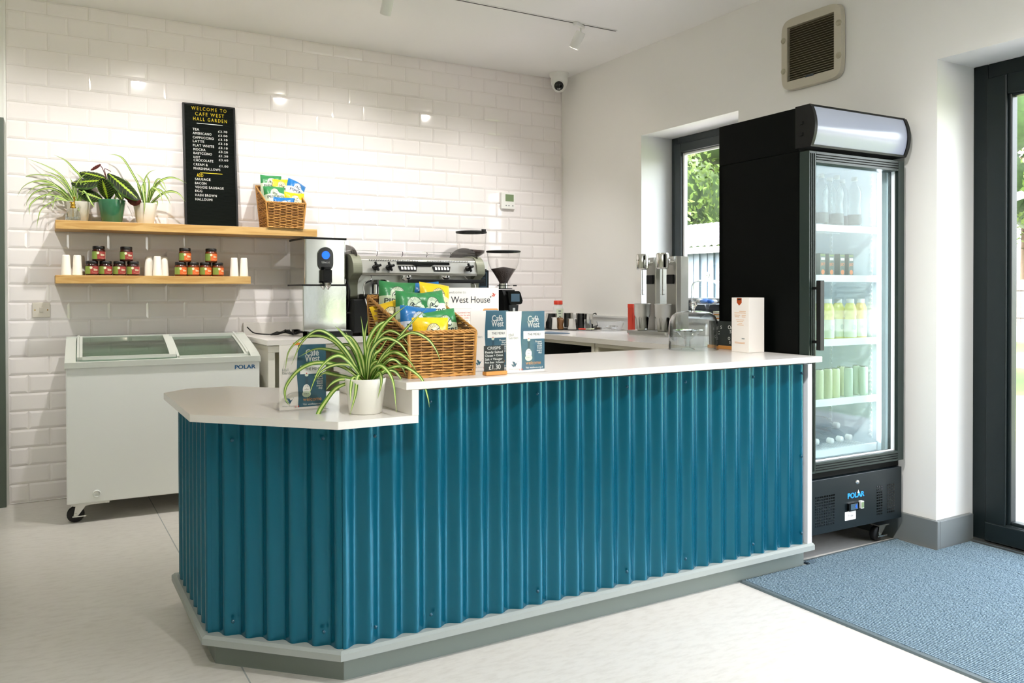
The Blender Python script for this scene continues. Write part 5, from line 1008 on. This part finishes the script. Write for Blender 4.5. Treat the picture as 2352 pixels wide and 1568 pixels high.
mb = MB(); mb.tube([(0, 0, .007), (.05, -.01, .007)], .005, 'red_cap', 8); mb.tube([(.05, -.01, .007), (.11, -.02, .009)], .004, 'label_cream', 8); mb.tube([(.12, -.02, .012), (.16, -.025, .012)], .008, 'soil', 8); tag(mb.build('spatula', loc=at(1329, 4.75, ZW+.006), rot=(0, 0, -.6)), 'small red and cream spatula lying at the front of the tray', 'spatula')
t = thing('syrup_bottle', 'white plastic tub with a red lid behind the steel pots in the corner', 'bottle', at(1282, 5.24, ZW))
MB().lathe([(.0001, .001), (.038, 0), (.040, .005), (.040, .15), (.030, .175), (.030, .18)], 'white_plastic', seg=28).build('body', t); MB().lathe([(.034, .178), (.034, .205), (.030, .208), (.0001, .208)], 'red_cap', seg=28, cap=False).build('lid', t)
mb = MB()
mb.lathe([(.0404, .03), (.0404, .145)], 'bottle_label', seg=20, cap=False, a0=1.2*PI, a1=1.75*PI)
for z in (.13, .122, .108): mb.lathe([(.0407, z), (.0407, z+.004)], 'print_dark', seg=10, cap=False, a0=1.33*PI, a1=1.5*PI)
mb.tube([(.0407*math.cos(a), .0407*math.sin(a), .07+.02*math.sin(a*6)) for a in [1.3*PI+.05*i for i in range(14)]], .002, 'print_dark', 5); mb.build('label', t)
t = thing('storage_tub', 'clear plastic tub of cutlery between the tray and the mixer', 'tub', at(1402, 4.62, ZW), -.5)
MB().lathe([(.0001, .001), (.070, 0), (.074, .004), (.098, .062), (.102, .065), (.102, .068), (.096, .066)], 'tub_clear', seg=36, cap=False).build('tub', t)
mb = MB(); rnd = random.Random(2)
for k in range(34):
    a, r_ = rnd.uniform(0, 6.3), rnd.uniform(0, .045); x, y, z = r_*math.cos(a), r_*math.sin(a), rnd.uniform(.006, .036); b_ = rnd.uniform(0, 3.14)
    mb.tube([(x-.02*math.cos(b_), y-.02*math.sin(b_), z), (x, y, z+.003), (x+.02*math.cos(b_), y+.02*math.sin(b_), z)], .0022, 'steel', 5)
tag(mb.build('cutlery_heap', loc=at(1402, 4.62, ZW+.003)), 'heap of small steel pieces inside the clear tub', 'cutlery', kind='stuff')
# window sill: second dome on a stand with blue cloths
sx, sy, sz = 3.80, 3.985, WZ0+.006
t = thing('cake_stand', 'glass cake stand on the window sill beneath the second dome', 'cake stand', (sx, sy, sz)); MB().lathe([(.05, 0), (.045, .004), (.012, .02), (.010, .06), (.02, .085), (.118, .088), (.120, .093), (.0001, .093)], 'clear_glass', seg=36, cap=False).build('stand', t)
cake_dome('clear glass cake dome on the window sill, beside the fridge', (sx, sy, sz+.0945), .108, .155)
mb = MB(); rnd = random.Random(8)
for k in range(14): mb.sphere((rnd.uniform(-.06, .06), rnd.uniform(-.05, .05), rnd.uniform(.006, .02)), rnd.uniform(.012, .022), 'blue_cloth' if k % 3 else 'paper', 1.3, 1, .6, 10, 6)
tag(mb.build('cloth_bundle', loc=(sx, sy, sz+.0965)), 'crumpled blue and white wipes under the dome on the sill', 'cloth')
mb = MB()
for k in range(6): mb.box(-.055, .055, -.07, .07, k*.008, k*.008+.006, ('sign_wood', 'paper', 'label_cream')[k % 3])
tag(mb.build('booklet_pile', loc=(3.735, 3.74, sz)), 'little pile of papers on the window sill against the fridge', 'papers')

# ------------------------------------------------------------------ wall fittings
t = thing('room_thermostat', 'white wall thermostat with a green-grey screen on the tiles', 'thermostat', (3.083, YB-.008, 1.848)); MB().box(0, .120, -.022, 0, 0, .126, 'white_plastic').build('case', t, bevel=.004)
MB().box(.035, .108, -.0228, -.0221, .058, .112, 'lcd_green').build('screen', t); mb = MB(); [mb.box(x, x+.012, -.0228, -.0221, .022, .03, 'print_grey') for x in (.036, .06, .094)]; mb.build('buttons', t)
t = thing('light_switch', 'grey single light switch plate on the tiles left of the freezer', 'switch', (-.021, YB-.008, 1.070)); MB().box(0, .090, -.008, 0, 0, .086, 'plate_switch').build('plate', t, bevel=.003)
MB().box(.036, .054, -.012, -.008, .028, .058, 'plate_switch').build('rocker', t, bevel=.002); mb = MB(); [mb.lathe([(.0001, -.0092), (.004, -.0086), (.004, -.008)], 'brass', (x, 0, .043), axis='y', seg=10, cap=False) for x in (.013, .077)]; mb.build('screws', t)
t = thing('extractor_fan', 'square beige louvred extractor fan high on the right wall', 'extractor fan', (XR-.001, 3.02, 2.528), -PI/2)
def sq(r, e, n=48, k=1.0): return [(r*k*math.copysign(abs(math.cos(a))**(2/e), math.cos(a)), r*k*1.0*math.copysign(abs(math.sin(a))**(2/e), math.sin(a))) for a in [2*PI*(i+.5)/n for i in range(n)]]
mb = MB(); O_ = sq(.200, 7); I_ = [(max(-.155, min(.155, a*1.2)), max(-.150, min(.150, b_*1.2))) for a, b_ in sq(.165, 14)]; n_ = len(O_)
v = [(a, -.004, b_) for a, b_ in O_]+[(a*.985, -.032, b_*.985) for a, b_ in O_]+[(a, -.036, b_) for a, b_ in I_]+[(a, -.010, b_) for a, b_ in I_]
mb.add(v, [(k*n_+i, k*n_+(i+1) % n_, (k+1)*n_+(i+1) % n_, (k+1)*n_+i) for k in range(3) for i in range(n_)], 'vent_plastic', False); mb.build('frame', t)
MB().box(-.156, .156, -.010, -.002, -.151, .151, 'grille_dark').build('backing', t)
mb = MB()
for k in range(22): z = -.142+k*.0130; mb.prism([(-.034, z), (-.030, z+.002), (-.016, z+.0095), (-.018, z+.006)], -.150, .150, 'vent_slat', 'x')
mb.build('louvres', t)
for x in (-.182, .182):
    for z in (-.085, .085): MB().lathe([(.0001, -.037), (.016, -.036), (.017, -.031)], 'vent_slat', (x, 0, z), axis='y', seg=20, cap=False).build('screw_cover', t)
MB().prism([(-.03, -.153), (.03, -.153), (.02, -.142), (-.02, -.142)], -.038, -.030, 'print_dark', 'y').build('badge', t)
t = thing('security_camera', 'white dome security camera on the ceiling in the room corner', 'camera', (3.53, 5.33, ZC))
MB().lathe([(.075, 0), (.075, -.022), (.064, -.035), (.066, -.05), (.062, -.085), (.05, -.115), (.03, -.14), (.0001, -.148)], 'white_plastic', seg=32, cap=False).build('housing', t)
dv = (Vector((0, 0, 1.22))-Vector((3.53, 5.33, ZC-.10))).normalized(); dv = (dv+Vector((-.06, -.0, -.12))).normalized()
mb = MB(); mb.lathe([(.0001, .062), (.025, .059), (.038, .050), (.042, .04), (.046, .02), (.046, .0)], 'white_plastic', seg=28, cap=False); o = mb.build('eyeball', t, loc=(-.010, -.014, -.095)); o.rotation_euler = dv.to_track_quat('Z', 'Y').to_euler()
mb = MB(); mb.lathe([(.0001, .0640), (.024, .061), (.036, .0535)], 'lens', seg=28, cap=False); mb.build('lens_window', o); mb = MB(); [mb.lathe([(.0001, .0012), (.004, .0006)], 'led', (x, -.022, .061), seg=10, cap=False) for x in (-.007, .007)]; mb.mats = ['white_letter']; mb.build('leds', o)
# ceiling track with heads
mb = MB(); mb.box(-1.2, 3.27, 4.255, 4.29, ZC-.004, ZC-.0002, 'lamp_white'); mb.box(-1.2, 3.268, 4.264, 4.274, ZC-.0048, ZC-.0041, 'black')
tag(mb.build('lighting_track'), 'white recessed lighting track running across the ceiling', 'light track')
def track_head(lab, x, y, tilt, az, fixed=False, power=26, group='white cylinder spotlights'):
    t = thing('track_spotlight', lab, 'spotlight', (x, y, ZC-.005), az, group)
    mb = MB(); mb.box(-.05, .05, -.014, .014, -.018, 0, 'lamp_white'); mb.tube([(.02, 0, -.018), (.02, 0, -.05)], .006, 'lamp_white', 8); mb.build('bracket', t)
    a = MB(); a.lathe([(.030, -.105), (.031, -.102), (.031, .0), (.028, .004), (.0001, .004)], 'lamp_white', seg=24, cap=False); o = a.build('lamp_body', t, loc=(.02, 0, -.048), rot=(tilt, 0, 0))
    MB().lathe([(.0001, -.100), (.0295, -.100)], 'lamp_face', seg=24, cap=False).build('lamp_glass', o)
    l = bpy.data.lights.new('spot', 'SPOT'); l.energy = power; l.color = (1.0, .975, .95); l.spot_size = R(105); l.spot_blend = .8; l.shadow_soft_size = .022
    s_ = bpy.data.objects.new('lamp_beam', l); COL.objects.link(s_); s_.parent = o; s_.location = (0, 0, -.104)
    return t
SP = 27
track_head('white cylinder spotlight on the track, above the shelves at the left', .633, 4.27, R(34), 0, power=SP)
track_head('white cylinder spotlight cut by the top edge of the picture', 1.68, 4.27, R(34), 0, power=SP)
track_head('white tilted spotlight near the right end of the ceiling track', 2.98, 4.27, R(30), R(25), power=SP)
track_head('white cylinder spotlight on the track beyond the left edge', -.4, 4.27, R(34), 0, power=SP*.7)

mb = MB(); mb.box(-2.6, 3.27, .955, .99, ZC-.004, ZC-.0002, 'lamp_white'); mb.box(-2.6, 3.268, .964, .974, ZC-.0048, ZC-.0041, 'black')  # added track, out of view, to hold lamps that brighten the room
tag(mb.build('lighting_track'), 'added white ceiling track above the view, carrying the fill spotlights', 'light track')
for x, pw, tl, az in ((-2.0, 22, 8, 0), (-.6, 34, 8, 0), (.8, 80, 38, -62), (2.2, 70, 30, -78)): track_head('added white cylinder fill spotlight on the unseen nearer track', x, .97, R(tl), R(az), power=pw, group='added fill spotlights on the unseen nearer track')  # added fill lamps, the two strongest turned towards the right wall
# ------------------------------------------------------------------ outside
mb = MB(); mb.box(4.0, 6.9, -12, 14, -.14, -.03, 'gravel'); struct(mb, 'gravel_path')
mb = MB(); mb.box(6.9, 20.4, -14, 22, -.14, -.03, 'grass'); struct(mb, 'lawn')
mb = MB(); mb.box(20.4, 60, -30, 60, -.14, -.035, 'path'); mb.box(-40, 4.06, YF-20, YF-.25, -.14, -.035, 'path'); mb.box(-40, 60, -60, YF-20, -.14, -.04, 'grass'); struct(mb, 'paving')
t = thing('garden_fence', 'grey-brown close-boarded fence beyond the lawn', 'fence', (28, 5, 0)); mb = MB()
for k in range(150): mb.box(0, .02, -12+k*.24, -12+k*.24+.23, 0, 1.55, 'fence')
mb.build('boards', t); mb = MB(); mb.box(-.03, 0, -12, 24, 1.2, 1.3, 'fence'); mb.box(-.03, 0, -12, 24, .3, .4, 'fence'); mb.build('rails', t)
t = thing('garden_shed', 'pale blue-grey corrugated shed seen through the window', 'shed', (9.2, 8.0, 0))
mb = MB()
for k in range(70): y = -2+k*.16; mb.box(.02 if k % 2 else 0, .05, y, y+.08, 0, 1.84, 'shed_wall'); mb.box(.03, .05, y+.08, y+.16, 0, 1.84, 'shed_wall')
mb.build('wall', t)
mb = MB()
for k in range(75): y = -2.1+k*.15; mb.prism([(-.15, 1.86), (2.6, 2.52), (2.6, 2.56), (-.15, 1.90)], y, y+.06, 'shed_roof', 'y') if False else mb.add([(-.15, y, 1.90), (-.15, y+.05, 1.93), (-.15, y+.15, 1.90), (2.6, y, 2.56), (2.6, y+.05, 2.59), (2.6, y+.15, 2.56)], [(0, 1, 4, 3), (1, 2, 5, 4)], 'shed_roof')
mb.box(-.17, -.13, -2.1, 9.2, 1.80, 1.90, 'shed_roof'); mb.build('roof', t)
def tree(lab, x, y, r, z, h0, mt, seed, n=2600, leaf=.14):
    t = thing('tree', lab, 'tree', (x, y, 0)); rnd = random.Random(seed); mb = MB()
    mb.tube([(0, 0, 0), (.1, 0, z*.5), (0, .1, z)], [.18, .14, .08], 'trunk', 8); mb.build('trunk', t)
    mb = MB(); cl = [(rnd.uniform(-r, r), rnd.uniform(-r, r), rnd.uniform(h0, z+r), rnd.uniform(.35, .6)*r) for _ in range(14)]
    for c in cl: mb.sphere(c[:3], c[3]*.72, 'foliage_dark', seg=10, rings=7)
    v, f = [], []
    for k in range(n):
        c = rnd.choice(cl); d = Vector((rnd.gauss(0, 1), rnd.gauss(0, 1), rnd.gauss(0, 1))).normalized(); p = Vector(c[:3])+d*c[3]*rnd.uniform(.78, 1.08)
        a = d.orthogonal().normalized(); a.rotate(Matrix.Rotation(rnd.uniform(0, 6), 3, d)); b_ = d.cross(a); s_ = leaf*rnd.uniform(.6, 1.3); o = len(v); tl = d*rnd.uniform(-.5, .5)*s_
        v += [tuple(p-a*s_), tuple(p+b_*s_*.5+tl), tuple(p+a*s_), tuple(p-b_*s_*.5)]; f.append((o, o+1, o+2, o+3))
    mb.add(v, f, mt); mb.build('crown', t)
tree('light green leafy tree behind the shed', 16.5, 17.0, 4.0, 4.6, 1.8, 'foliage_light', 1, 14000, .085)
tree('darker green tree right of the shed behind the window', 19.0, 15.0, 3.6, 4.0, 1.6, 'foliage_dark', 2, 9000, .085)
tree('flowering light green tree beyond the fence seen through the door', 37, 19.5, 5.5, 7.0, 1.5, 'foliage_light', 3, 9000, .15)
tree('darker green bushy tree beyond the fence at the right edge', 36, 12.0, 5.0, 5.5, 1.0, 'foliage_dark', 4, 7000, .15)
tree('pale green tree on the garden side of the door', 36, 3.0, 5.5, 6.5, 1.2, 'foliage_light', 5, 3000, .3)
